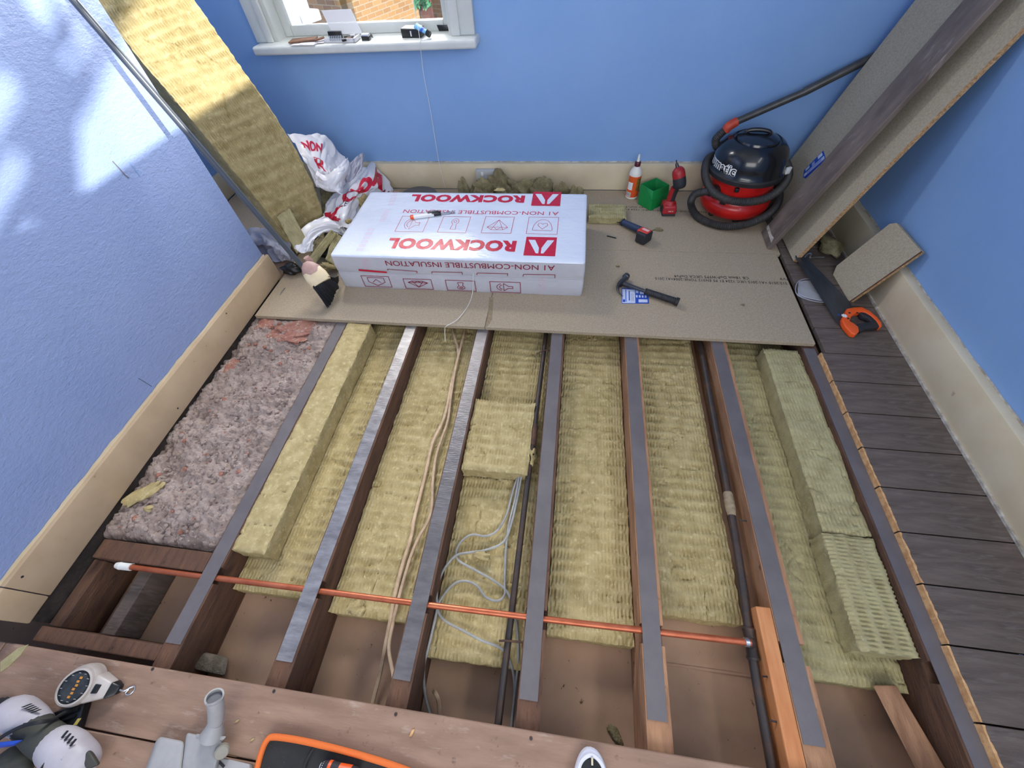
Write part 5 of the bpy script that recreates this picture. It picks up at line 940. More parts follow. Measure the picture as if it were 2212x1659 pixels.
# impact driver standing on its battery
dr = Thing('impact_driver', 'red and black cordless impact driver standing upright on its battery', 'power tool', (0.545, 2.19, 0.0))
cb = (A_(1420, 470) + A_(1462, 468)) / 2; ex = nrm(A_(1460, 474) - A_(1424, 474)); ey = np.cross((0, 0, 1), ex)
cb = A_(1442, 462); df = frame((cb[0], cb[1], 0.001), ex, ey, (0, 0, 1))
def dbox(x0, x1, y0, y1, z0, z1, bev): return hexa([df(x0, y0, z0), df(x1, y0, z0), df(x1, y1, z0), df(x0, y1, z0), df(x0 + .004, y0 + .006, z1), df(x1 - .004, y0 + .006, z1), df(x1 - .004, y1 - .01, z1), df(x0 + .004, y1 - .01, z1)], bev, 3)
dr.part('battery_base', dbox(-0.037, 0.037, -0.030, 0.060, 0.0, 0.018, 0.005), 'tblack'); dr.part('battery', dbox(-0.038, 0.038, -0.032, 0.062, 0.012, 0.058, 0.009), 'dred2')
dr.part('battery_slot', dbox(-0.0395, -0.03, -0.02, 0.04, 0.012, 0.045, 0.003), 'tblack')
vtx, ftx = text2('HILTI', 0.05); dr.part('printed_text', ([tuple(df(-0.008 + p[0] * 0.026, -0.0312 + 0.0009 * p[1], 0.028 + p[1] * 0.006)) for p in vtx], ftx), 'lpink', smooth=False)
dr.part('shoulder', lathe([(0.036, 0.0), (0.030, 0.012), (0.022, 0.022), (0.0, 0.024)], frame(df(0, 0.012, 0.052), ex, ey, (0, 0, 1)), 24), 'dred2')
dr.part('grip', tube(smooth_path([df(0, 0.012, 0.06), df(0.003, 0.010, 0.10), df(0.006, 0.002, 0.14), df(0.010, -0.004, 0.165)], 5), [0.019 - 0.003 * math.sin(k / 15 * PI) for k in range(16)], 16, flat=1.15), 'tblack'); dr.part('grip_front', tube(smooth_path([df(-0.010, 0.008, 0.07), df(-0.010, 0.004, 0.11), df(-0.006, -0.004, 0.15)], 5), 0.0135, 12), 'dred2')
hp = [df(0.024, -0.012, 0.150), df(0.020, -0.006, 0.168), df(0.010, 0.004, 0.200), df(-0.002, 0.014, 0.232), df(-0.008, 0.018, 0.246)]
dr.part('motor_housing', tube(smooth_path(hp[:3], 4), [0.018, 0.025, 0.029, 0.031, 0.032, 0.0325, 0.0325, 0.032, 0.0315], 20), 'tblack'); dr.part('gear_housing', tube(smooth_path(hp[2:], 4), [0.0318, 0.032, 0.032, 0.031, 0.029, 0.025, 0.020, 0.016, 0.012], 20), 'dred2')
dr.part('chuck', tube([df(-0.008, 0.018, 0.244), df(-0.016, 0.024, 0.262)], [0.009, 0.007], 12), 'dsteel'); dr.part('bit', tube([df(-0.015, 0.023, 0.260), df(-0.021, 0.027, 0.276)], 0.0035, 8), 'dsteel')
# cordless multitool on its side
mt_ = Thing('cordless_multitool', 'blue-gripped cordless tool with black and red battery lying on the chipboard', 'power tool', A_(1388, 515))
p0 = A_(1347, 481, 'z', 0.022); p1 = A_(1376, 494, 'z', 0.026); p2 = A_(1396, 502, 'z', 0.030); bcn = A_(1391, 512, 'z', 0.032)
mt_.part('grip', tube(smooth_path([p0 + (p0 - p1) * 0.05, p0, p1, p2], 4), [0.020, 0.0185, 0.016, 0.0155, 0.016, 0.0165, 0.017, 0.0175, 0.018, 0.0185, 0.019, 0.0195, 0.020], 14), 'navy')
u = nrm(p2 - p0); sdv = nrm(np.cross(u, (0, 0, 1)))
mt_.part('battery', obox(bcn + V((0.0, 0.006, 0)), u * 0.030, sdv * 0.034, (0, 0, 0.030), 0.010, 3), 'tblack'); mt_.part('red_panel', obox(bcn + V((-0.002, 0.014, 0.012)), u * 0.031, sdv * 0.022, (0, 0, 0.0205), 0.006, 3), 'lred'); mt_.part('side_clip', obox(bcn - u * 0.030 + V((0, 0.004, 0.0)), u * 0.003, sdv * 0.014, (0, 0, 0.012), 0.002, 2), 'tblack'); mt_.part('badge', obox(bcn + V((0.004, 0.014, 0.0325)), u * 0.020, sdv * 0.009, (0, 0, 0.0012), 0.001, 1), 'lpink')
mt_.part('blade', obox(A_(1336, 479, 'z', 0.012), nrm(A_(1322, 474, 'z', 0.01) - A_(1345, 482, 'z', 0.016)) * 0.05, sdv * 0.010, (0, 0, 0.001), 0), 'dsteel')
# hammer
hm = Thing('claw_hammer', 'black claw hammer with a ribbed rubber grip lying on the chipboard', 'hammer', A_(1400, 632))
q0 = A_(1347, 613, 'z', 0.020); q1 = A_(1393, 629, 'z', 0.020); q2 = A_(1466, 652, 'z', 0.021); hu = nrm(q2 - q0); hs = nrm(np.cross((0, 0, 1), hu))
hm.part('shaft', tube([q0, (q0 + q1) / 2, q1 + hu * 0.01], [0.0125, 0.0095, 0.0075], 14, flat=1.0), 'dsteel'); hm.part('ferrule', tube([q1 - hu * 0.002, q1 + hu * 0.006], 0.0095, 14), 'steel')
Lg = np.linalg.norm(q2 - q1); gp = [q1 + hu * Lg * k / 60 for k in range(61)]; hm.part('grip', tube(gp, [(0.0125 + 0.0025 * abs(math.sin(k * PI / 3.2)) + (0.0035 if k > 54 else 0) + 0.0015 * k / 60) for k in range(61)], 16), 'rubber', ang=60)
hf = A_(1353, 597, 'z', 0.02); hc = A_(1342, 611, 'z', 0.02)
hm.part('head', tube([hf + (hf - hc) * 0.12, hf - (hf - hc) * 0.18, hf - (hf - hc) * 0.22, hf - (hf - hc) * 0.45, hc, hc - (hf - hc) * 0.3], [0.0155, 0.0165, 0.0135, 0.0115, 0.015, 0.014], 18), 'dsteel')
for sg in (-1, 1): hm.part('claw', tube(smooth_path([hc - (hf - hc) * 0.1 + V((0, 0, 0.006 * sg)), A_(1335, 618, 'z', 0.020 + 0.007 * sg), A_(1336, 630, 'z', 0.020 + 0.008 * sg), A_(1345, 640, 'z', 0.018 + 0.008 * sg)], 5), [0.0105, 0.010, 0.0095, 0.009, 0.0085, 0.008, 0.0075, 0.007, 0.006, 0.005, 0.004, 0.0035, 0.003, 0.0028, 0.0024, 0.002], 10), 'dsteel')
fl = Thing('product_label', 'blue and white printed label stuck on the chipboard beneath the hammer', 'label', A_(1372, 640))
LT = [A_(*q) for q in ((1343, 622), (1400, 626), (1402, 656), (1343, 656))]
lo = fl.part('label_sheet', prism([tuple(p + V((0, 0, 0.0004))) for p in LT], (0, 0, 0.0006)), 'bluepl', smooth=False)
def LQ(a0, a1, b0, b1, mt, z=0.0015):
    def B(a, b): return tuple(LT[0] * (1 - a) * (1 - b) + LT[1] * a * (1 - b) + LT[2] * a * b + LT[3] * (1 - a) * b + V((0, 0, z)))
    fl.part('label_print', ([B(a0, b0), B(a1, b0), B(a1, b1), B(a0, b1)], [(0, 1, 2, 3)]), mt, parent=lo, smooth=False)
LQ(.02, .5, .08, .98, 'lblue'); LQ(.62, .95, .72, .93, 'lblue'); LQ(.68, .95, .12, .36, 'lblue'); LQ(.26, .30, .18, .82, 'blue', .002); LQ(.14, .17, .12, .9, 'blue', .002); LQ(.04, .12, .75, .92, 'blue', .002)
for k in range(4): LQ(.53 + .11 * k, .59 + .11 * k, .44, .60, 'lblue'); LQ(.35 + .03 * k, .36 + .03 * k, .35, .85, 'gcable', .002)
LQ(.53, .63, .12, .30, 'lblue')
solo('nail_strip', obox(A_(1321, 512, 'z', 0.003), nrm(A_(1330, 514) - A_(1313, 510)) * 0.026, (0, 0.003, 0), (0, 0, 0.002), 0.001), 'ink', A_(1321, 512), 'thin dark strip on the chipboard near the pack corner', 'strip')
solo('blade_fragment', obox(A_(610, 629, 'z', 0.0015), nrm(A_(614, 622) - A_(603, 638)) * 0.026, nrm(np.cross(A_(614, 622) - A_(603, 638), (0, 0, 1))) * 0.003, (0, 0, 0.0006)), 'steel', A_(610, 629), 'thin silver blade piece on the chipboard by the left skirting corner', 'blade')
# hand saw
sw = Thing('hand_saw', 'hand saw with orange and black handle lying on the dark floorboards', 'saw', A_(1800, 640))
def SP(u, v, z=0.012): return A_(u, v, 'z', z)
sz = 0.010
bl = [SP(1718, 552, .03), SP(1742, 556, .03), SP(1838, 655, sz), SP(1840, 668, sz), SP(1812, 705, sz)]
tooth = []; a_, b_ = SP(1812, 702, sz), SP(1718, 556, .028); nT = 60; pd_ = nrm(np.cross(b_ - a_, (0, 0, 1)));
pd_ = pd_ if np.dot(pd_, SP(1780, 640, sz) - a_) < 0 else -pd_
for k in range(nT): tooth += [a_ + (b_ - a_) * (k + 0.0) / nT, a_ + (b_ - a_) * (k + 0.5) / nT + pd_ * 0.0026]
sw.part('blade', prism([tuple(p) for p in bl[1:4]] + [tuple(p) for p in tooth] + [tuple(bl[0])], (0, 0, 0.0012)), 'blade', smooth=False)
oh = [(1818, 684), (1822, 675), (1838, 672), (1854, 671), (1872, 680), (1888, 694), (1897, 706), (1898, 713), (1893, 716), (1888, 706), (1880, 696), (1868, 686), (1858, 682), (1842, 684), (1832, 692), (1829, 702), (1838, 707), (1847, 714), (1849, 724), (1842, 731), (1832, 728), (1818, 712), (1811, 698)]
sw.part('handle', prism([tuple(SP(*q, 0.002)) for q in oh], (0, 0, 0.024), 0.005, 3), 'orange', ang=50)
gr = [(1850, 682), (1862, 683), (1874, 690), (1886, 701), (1893, 713), (1884, 716), (1866, 717), (1852, 724), (1847, 716), (1842, 709), (1860, 704), (1876, 703), (1868, 694), (1856, 690)]
sw.part('grip', prism([tuple(SP(*q, 0.0035)) for q in gr], (0, 0, 0.022), 0.004, 2), 'tblack', ang=50)
for q in ((1835, 676), (1852, 676), (1832, 688)): sw.part('rivet', lathe([(0.0045, 0), (0.0045, 0.001), (0, 0.0015)], frame(SP(*q, 0.0262), (1, 0, 0), (0, 1, 0), (0, 0, 1)), 12), 'ink')
st = []
for k in range(16): a = 2 * PI * k / 16; r_ = 0.0125 if k % 2 == 0 else 0.009; st.append((r_ * math.cos(a), r_ * math.sin(a)))
sw.part('sticker', poly2(st, frame(SP(1824, 682, 0.0266), (1, 0, 0), (0, 1, 0), (0, 0, 1))), 'wprint', smooth=False)
sw.part('blue_mark', obox(SP(1812, 680, 0.0122), (0.005, 0.002, 0), (-0.001, 0.004, 0), (0, 0, 0.0004)), 'bluepl', smooth=False)
solo('clamp', tube(smooth_path([SP(1738, 556, .03), SP(1744, 549, .035), SP(1752, 548, .035), SP(1750, 556, .03), SP(1762, 556, .012), SP(1780, 556, .008)], 5), 0.004, 8), 'steel', SP(1750, 553, 0), 'small shiny metal piece in the shade at the tip of the saw', 'metal piece')
pl = Thing('plastic_cover', 'clear plastic tub lid on the dark floorboards under the saw blade', 'lid', A_(1750, 628))
PQ = [A_(*q, 'z', 0.002) for q in ((1724, 608), (1751, 611), (1776, 652), (1722, 640))]; PQ = [PQ[0], A_(1762, 608, 'z', 0.002), A_(1785, 654, 'z', 0.002), PQ[3]]
pl.part('lid', prism([tuple(p) for p in PQ], (0, 0, 0.004), 0.0015, 2), 'clear')
cc = sum(PQ) / 4; P1 = smooth_path([cc + (p - cc) * 0.98 + V((0, 0, 0.004)) for p in PQ], 5, True); P2 = smooth_path([cc + (p - cc) * 0.80 + V((0, 0, 0.004)) for p in PQ], 5, True)
pl.part('rim', tube(P1, 0.0018, 6, closed=True), 'baggrey'); pl.part('raised_ring', tube(P2, 0.0012, 6, closed=True), 'baggrey')

# ================================================================== ON THE WINDOW SILL
SZ = 0.7525
def sp(u, v, z=SZ): return A_(u, v, 'z', z)
def flatbox(u0, u1, v, dep, h, skew=0.0, z=SZ, bev=0.001):     # box on the sill between two pixels, depth backwards
    a = sp(u0, v, z); b = sp(u1, v, z); ex = b - a; ey = V((skew, dep, 0)); return hexa([a, b, b + ey, a + ey, a + (0, 0, h), b + (0, 0, h), b + ey + (0, 0, h), a + ey + (0, 0, h)], bev)
nb_ = Thing('paper_pile', 'small pile of papers and a brown card at the left of the window sill', 'papers', sp(660, 92))
nb_.part('sheet', obox(sp(663, 93, SZ + .002), (0.062, -0.004, 0), (0.012, 0.035, 0), (0, 0, 0.001)), 'paper'); nb_.part('sheet', obox(sp(676, 90, SZ + .004), (0.060, 0.012, 0), (-0.008, 0.035, 0), (0, 0, 0.001)), 'paper')
nb_.part('brown_card', obox(sp(655, 86, SZ + .009), (0.068, 0.006, 0.002), (-0.004, 0.032, 0), (0, 0, 0.003), 0.001), 'bpaper'); nb_.part('card_edge', obox(sp(690, 84, SZ + .014), (0.022, 0.012, 0.003), (-0.006, 0.010, 0), (0, 0, 0.003), 0.001), 'bpaper')
dc = Thing('drill_bit_case', 'open clear case of drill bits with its lid up, on the window sill', 'tool case', sp(740, 90))
dc.part('case', join(flatbox(702, 768, 93, 0.075, 0.004), flatbox(702, 768, 93, 0.003, 0.018), flatbox(764, 768, 93, 0.075, 0.018)), 'milky')
a, b = sp(706, 80, SZ + .02), sp(772, 77, SZ + .02); a[1] = b[1] = 2.500; a[2] = b[2] = 0.765; b[0] = a[0] + 0.155
dc.part('case_lid', hexa([a, b, b + V((0, 0.003, 0)), a + V((0, 0.003, 0)), a + V((-0.045, 0.045, 0.085)), b + V((-0.045, 0.045, 0.085)), b + V((-0.045, 0.048, 0.085)), a + V((-0.045, 0.048, 0.085))]), 'milky', label='clear raised lid')
rk = dc.part('bit_rack', flatbox(712, 739, 85, 0.018, 0.030, z=SZ + 0.002), 'blackpl')
c0 = sp(713, 84, SZ + 0.018)
for k in range(7): dc.part('bit', tube([c0 + V((0.004 + k * 0.0095, -0.004, 0.012)), c0 + V((0.004 + k * 0.0095, -0.012, -0.006))], 0.0028, 8), 'steel', parent=rk)
for k, (u, v, mt2) in enumerate(((746, 86, 'blackpl'), (752, 84, 'bpaper'), (757, 81, 'dsteel'), (760, 77, 'paper'), (750, 80, 'blackpl'))): dc.part('loose_bit', obox(sp(u, v, SZ + .012), (0.014, 0.010, 0), (-0.003, 0.005, 0), (0, 0, 0.005), 0.002), mt2)
ch = Thing('battery_charger', 'small black and pale blue box in the middle of the window sill', 'box', sp(789, 86)); ch.part('base', flatbox(782, 798, 88, 0.03, 0.016), 'blackpl'); _q = flatbox(783, 797, 87, 0.026, 0.006, bev=0); ch.part('top', ([(p[0], p[1], p[2] + 0.0162) for p in _q[0]], _q[1]), 'lblue')
solo('plug', prism([sp(801, 80), sp(806, 82), sp(803, 77)], (0, 0, 0.012)), 'blackpl', sp(803, 80), 'tiny black wedge on the window sill beside the small black box', 'plug')
bx = Thing('cardboard_box', 'small black and white box on the right half of the window sill', 'box', sp(888, 80)); bx.part('box', flatbox(869, 909, 82, 0.060, 0.034, 0.006), 'blackpl'); a, b = sp(886, 80, SZ + .006), sp(905, 80, SZ + .006)
a[1] = b[1] = sp(888, 82)[1] - 0.0008; bx.part('label', ([tuple(a), tuple(b), tuple(b + V((0, 0, .02))), tuple(a + V((0, 0, .02)))], [(0, 1, 2, 3)]), 'wprint'); _q = flatbox(871, 907, 81, 0.054, 0.001, 0.006, bev=0); bx.part('white_top', ([(p[0], p[1], p[2] + 0.0342) for p in _q[0]], _q[1]), 'wprint')
for k in range(4): bx.part('label_line', ([tuple(a + V((.003, -0.0006, .004 + .004 * k))), tuple(b + V((-.003, -.0006, .004 + .004 * k))), tuple(b + V((-.003, -.0006, .005 + .004 * k))), tuple(a + V((.003, -.0006, .005 + .004 * k)))], [(0, 1, 2, 3)]), 'ink', smooth=False)
tb = Thing('tube', 'light blue squeeze tube with a black cap leaning on the small box on the sill', 'tube', sp(925, 76)); a = A_(899, 56, 'y', 2.455); b = A_(922, 70, 'y', 2.435); c = A_(929, 75, 'y', 2.43)
tb.part('tube_body', tube([a, (a + b) / 2, b], [0.020, 0.018, 0.014], 16, flat=0.5), 'tubeblue'); tb.part('cap', tube([b, c], [0.014, 0.013], 14), 'blackpl'); tb.part('printed_band', tube([a + (b - a) * 0.55, a + (b - a) * 0.75], [0.0183, 0.0166], 16, cap=False, flat=0.52), 'bluepl')
solo('black_pad', obox(A_(957, 61, 'y', 2.553), (0.026, 0, -0.001), (0, 0.0015, 0), (-0.004, 0, 0.0125), 0.001), 'blackpl', A_(957, 68, 'y', 2.55), 'black rounded pad stuck on the bottom rail of the window', 'pad')

# ================================================================== FOREGROUND TOOLS
def F_(u, v, z): return A_(u, v, 'z', z)
rl = Thing('chalk_line_reel', 'silver-grey chalk line reel with a dark round face on the front floorboard', 'reel', A_(205, 1490))
rc = F_(178, 1478, 0.026); r1 = F_(238, 1487, 0.018); rd = nrm(r1 - rc); rs = nrm(np.cross((0, 0, 1), rd)); rf = frame(rc - V((0, 0, 0.0)), rd, rs, nrm(V((0.05, -0.28, 0.95))))
rl.part('case', lathe([(0.0, -0.022), (0.034, -0.022), (0.043, -0.014), (0.046, 0.0), (0.0455, 0.010), (0.042, 0.0165), (0.034, 0.0170)], rf, 40), 'reelw')
rl.part('face', lathe([(0.0, 0.0195), (0.030, 0.0205), (0.0355, 0.0205)], rf, 36), 'reeld'); rl.part('face_ring', lathe([(0.035, 0.0195), (0.036, 0.0228), (0.040, 0.0212), (0.041, 0.017)], rf, 36), 'reelw')
for k in range(6): rl.part('printed_mark', obox(rf(0.002 + 0.002 * (k % 2), -0.020 + 0.008 * k, 0.0212), (rf(1, 0, 0) - rf(0, 0, 0)) * 0.0035, (rf(0, 1, 0) - rf(0, 0, 0)) * 0.0024, (rf(0, 0, 1) - rf(0, 0, 0)) * 0.0002), 'amber', smooth=False)
for k in range(12): a = 2 * PI * k / 12 + .2; rl.part('tick_mark', obox(rf(0.030 * math.cos(a), 0.030 * math.sin(a), 0.0212), (rf(1, 0, 0) - rf(0, 0, 0)) * 0.003, (rf(0, 1, 0) - rf(0, 0, 0)) * 0.0006, (rf(0, 0, 1) - rf(0, 0, 0)) * 0.0002), 'gcable', smooth=False)
rl.part('nose', hexa([rf(0.030, -0.036, -0.020), rf(0.030, 0.030, -0.020), rf(0.078, 0.014, -0.018), rf(0.078, -0.020, -0.018), rf(0.030, -0.036, 0.016), rf(0.030, 0.030, 0.016), rf(0.078, 0.014, 0.008), rf(0.078, -0.020, 0.008)], 0.007, 3), 'reelw')
rl.part('slide_button', hexa([rf(0.045, -0.010, 0.012), rf(0.045, 0.010, 0.012), rf(0.058, 0.009, 0.010), rf(0.058, -0.009, 0.010), rf(0.045, -0.010, 0.0165), rf(0.045, 0.010, 0.0165), rf(0.058, 0.009, 0.0145), rf(0.058, -0.009, 0.0145)], 0.001), 'blackpl')
rl.part('tip', hexa([rf(0.076, -0.022, -0.018), rf(0.076, 0.016, -0.018), rf(0.098, 0.007, -0.014), rf(0.098, -0.011, -0.014), rf(0.076, -0.022, 0.009), rf(0.076, 0.016, 0.009), rf(0.098, 0.007, 0.000), rf(0.098, -0.011, 0.000)], 0.004, 2), 'blackpl')
rl.part('hook', join(tube(smooth_path([rf(0.096, -0.002, -0.006), rf(0.108, -0.004, -0.008), rf(0.118, 0.004, -0.010), rf(0.126, 0.006, -0.012), rf(0.130, -0.002, -0.012), rf(0.122, -0.012, -0.013), rf(0.112, -0.010, -0.012), rf(0.116, 0.000, -0.011)], 4), 0.0022, 8)), 'steel')
# big grey corded grinder / drill at the corner
gt = Thing('power_drill', 'large pale grey corded power tool at the bottom left corner', 'power tool', A_(90, 1600))
g0_ = F_(22, 1548, 0.05); g1_ = F_(70, 1575, 0.055); g2_ = F_(118, 1608, 0.055); g3_ = F_(185, 1660, 0.05); gd = nrm(g3_ - g0_); gs_ = nrm(np.cross(gd, (0, 0, 1)))
gt.part('rear_body', tube(smooth_path([F_(8, 1550, 0.045), F_(30, 1540, 0.048), F_(58, 1556, 0.05), F_(80, 1575, 0.05)], 4), [0.026, 0.031, 0.034, 0.036, 0.037, 0.038, 0.038, 0.0375, 0.037, 0.036, 0.035, 0.034, 0.033], 22), 'gtool')
gt.part('middle_grip', tube([F_(62, 1562, 0.05), F_(90, 1590, 0.052), F_(120, 1612, 0.05)], [0.034, 0.035, 0.036], 20), 'olive')
gt.part('motor_housing', tube(smooth_path([F_(112, 1604, 0.05), F_(140, 1622, 0.052), F_(170, 1646, 0.05), F_(186, 1668, 0.045)], 4), [0.034, 0.037, 0.040, 0.041, 0.042, 0.042, 0.041, 0.040, 0.039, 0.037, 0.034, 0.030, 0.024], 22), 'gtool')
gt.part('rubber_pad', obox(F_(193, 1640, 0.062), nrm(F_(200, 1655, .05) - F_(180, 1622, .05)) * 0.024, nrm(F_(205, 1630, .05) - F_(180, 1640, .05)) * 0.013, (0.006, 0.0, 0.010), 0.006, 3), 'olive')
for k in range(5): c = F_(58 + k * 5, 1524 + k * 3, 0.082 - k * 0.002); gt.part('vent_slot', obox(c, nrm(F_(80, 1520, .08) - F_(55, 1530, .08)) * 0.010, gd * 0.0012, (0, 0, 0.003), 0.0008), 'ink')
gt.part('vent_slot', obox(F_(100, 1645, 0.088), nrm(F_(125, 1620, .09) - F_(100, 1655, .09)) * 0.018, (0.0014, 0.0014, 0), (0, 0, 0.003), 0.0008), 'ink')
for k in range(4): c = F_(140 + k * 6, 1586 + k * 6, 0.086); gt.part('brush_vent', obox(c, nrm(F_(150, 1580, .08) - F_(140, 1592, .08)) * 0.007, gd * 0.0018, (0, 0, 0.002), 0.0006), 'ink')
gt.part('dark_recess', blob(F_(30, 1650, 0.03), 0.035, 4, 0.1, 14, (1.3, 1, 0.8)), 'olive')
gt.part('lever', hexa([F_(-12, 1606, z) for z in (0.085,)] + [F_(-12, 1618, 0.085), F_(30, 1612, 0.085), F_(52, 1598, 0.085), F_(-12, 1604, 0.10), F_(-12, 1614, 0.10), F_(28, 1608, 0.10), F_(48, 1598, 0.098)], 0.002), 'bluepl', label='bright blue lever')
gt.part('power_cord', tube(smooth_path([F_(-20, 1610, 0.09), F_(10, 1588, 0.094), F_(50, 1568, 0.098), F_(85, 1560, 0.097), F_(112, 1555, 0.07), F_(135, 1542, 0.045), F_(160, 1532, 0.02), F_(175, 1528, 0.012)], 6), 0.0042, 10), 'rubber')
bb = Thing('blow_moulded_case', 'black plastic case with small yellow stickers between the reel and the grey tool', 'tool case', A_(150, 1560))
bq_ = [(112, 1545), (200, 1515), (178, 1590), (158, 1600), (120, 1572)]
bb.part('body', prism([tuple(F_(*q, 0.001)) for q in bq_], (0, 0, 0.022), 0.003, 2), 'blackpl'); bb.part('rib', tube([F_(118, 1552, 0.024), F_(172, 1531, 0.024)], 0.005, 8), 'blackpl'); bb.part('rib', tube([F_(122, 1563, 0.024), F_(165, 1546, 0.024)], 0.004, 8), 'blackpl')
for q, s_ in (((167, 1559), 0.0045), ((141, 1571), 0.0025)): bb.part('sticker', obox(F_(*q, 0.0236), (s_, 0.001, 0), (0.001, s_ * 1.5, 0), (0, 0, 0.0004)), 'sticker', label='yellow sticker')
solo('shoe_tip', blob(F_(2, 1526, 0.01), 0.022, 5, 0.2, 14, (1.2, 0.8, 0.6), floor=0.001), 'rubber', F_(4, 1526, 0), 'dark rubbery lump at the left edge behind the grey power tool', 'debris')
# grey dust spout
gd_ = Thing('dust_extraction_nozzle', 'grey plastic dust extraction spout standing up from its housing on the front floorboard', 'nozzle', A_(430, 1610))
s0 = F_(466, 1560, 0.055); s1 = F_(467, 1535, 0.085); s2 = F_(464, 1512, 0.105); s2b = F_(463, 1506, 0.110)
gd_.part('spout', tube(smooth_path([s0, s1, s2, s2b], 4), [0.0155, 0.0165, 0.0168, 0.0170, 0.0172, 0.0172, 0.0172, 0.0172, 0.0172, 0.0175, 0.0178, 0.0180, 0.0180], 28, cap=False), 'gadapt')
dsp = nrm(s2b - s2 + V((0.003, 0.0, 0.004))); lx = nrm(np.cross(dsp, (0, 1, 0.1))); lf = frame(s2b, lx, np.cross(dsp, lx), dsp)
gd_.part('spout_lip', lathe([(0.0172, -0.008), (0.0192, -0.002), (0.0194, 0.0015), (0.0158, 0.0018), (0.0152, -0.0075)], lf, 28), 'gadapt'); gd_.part('spout_shade_disc', lathe([(0.0, -0.0068), (0.0150, -0.0066)], lf, 24), 'disc', label='dark disc standing in for the shaded hollow of the spout')  # grey disc closes the spout in place of its shaded depth
gd_.part('collar', tube([F_(458, 1588, 0.035), F_(462, 1575, 0.045), F_(465, 1563, 0.053), F_(466, 1560, 0.055)], [0.026, 0.020, 0.0165, 0.0168], 24), 'gadapt')
def hull(q0, z0, q1, z1, bev=0.006): return hexa([F_(*q, z0) for q in q0] + [F_(*q, z1) for q in q1], bev, 3)
gd_.part('collar_plate', hull(((424, 1590), (478, 1594), (480, 1604), (420, 1600)), 0.026, ((424, 1584), (492, 1590), (482, 1598), (424, 1592)), 0.036, 0.002), 'gadapt')
gd_.part('housing', hull(((392, 1700), (470, 1700), (482, 1606), (400, 1590)), 0.001, ((388, 1690), (456, 1690), (482, 1598), (404, 1580)), 0.034, 0.007), 'gadapt'); gd_.part('motor_cover', hull(((296, 1710), (390, 1710), (400, 1612), (334, 1600)), 0.001, ((306, 1700), (388, 1700), (400, 1598), (344, 1586)), 0.030, 0.010), 'gadapt')
gd_.part('knob', lathe([(0.0, 0.0), (0.014, 0.0), (0.0155, 0.003), (0.0155, 0.012), (0.013, 0.015), (0.0, 0.0155)], frame(F_(480, 1618, 0.026), nrm(V((0.7, 0, -0.6))), nrm(np.cross(nrm(V((0.6, -0.35, 0.7))), nrm(V((0.7, 0, -0.6))))), nrm(V((0.6, -0.35, 0.7)))), 28), 'gadapt2')
gd_.part('foot', hull(((448, 1690), (545, 1690), (548, 1654), (462, 1634)), 0.001, ((450, 1680), (536, 1680), (540, 1650), (466, 1632)), 0.018, 0.004), 'gadapt'); gd_.part('foot_slot', obox(F_(478, 1650, 0.0185), (0.010, -0.004, 0), (0.001, 0.002, 0), (0, 0, 0.0015)), 'ink')
# tool bag
tg = Thing('tool_bag', 'open black canvas tool bag with orange piping at the bottom edge', 'bag', A_(680, 1640))
ed = smooth_path([F_(548, 1700, 0.012), F_(556, 1659, 0.014), F_(566, 1622, 0.016), F_(577, 1599, 0.018), F_(592, 1592, 0.018), F_(640, 1598, 0.018), F_(700, 1611, 0.018), F_(780, 1632, 0.016), F_(870, 1661, 0.014), F_(960, 1700, 0.012)], 6)
n_ = len(ed); vs = [tuple(p) for p in ed] + [(p[0], p[1], 0.001) for p in ed]
tg.part('panel', ([tuple(p - V((0, 0, 0.002))) for p in ed] + [tuple(V((p[0], p[1], 0.001))) for p in ed], [tuple(range(n_)), tuple(range(2 * n_ - 1, n_ - 1, -1))] + [(i, i + 1, n_ + i + 1, n_ + i) for i in range(n_ - 1)] + [(n_ - 1, 0, n_, 2 * n_ - 1)]), 'bagfab'); tg.part('piping', tube(ed, 0.0068, 12), 'otrim', label='orange fabric piping')
tg.part('inner_seam', tube(smooth_path([F_(680, 1612, 0.017), F_(660, 1650, 0.017), F_(650, 1700, 0.016)], 4), 0.003, 6), 'bagfab')
sd_ = Thing('screwdriver', 'black and orange screwdriver handle lying in the tool bag', 'screwdriver', F_(730, 1655, 0.02)); h0 = F_(694, 1656, 0.030); h1 = F_(775, 1672, 0.028); hh = h1 - h0
sd_.part('handle', tube([h0 + hh * k / 10 for k in range(11)], [0.0085, 0.0125, 0.014, 0.0142, 0.0138, 0.0125, 0.0115, 0.012, 0.0125, 0.012, 0.010], 18), 'tblack'); sd_.part('grip_band', tube([h0 + hh * 0.20, h0 + hh * 0.28], [0.0146, 0.0147], 18), 'orange'); sd_.part('grip_band', tube([h0 + hh * 0.48, h0 + hh * 0.8], [0.0130, 0.0132], 18), 'orange'); sd_.part('end', tube([h0 - hh * 0.02, h0 + hh * 0.06], [0.007, 0.011], 16), 'wprint')
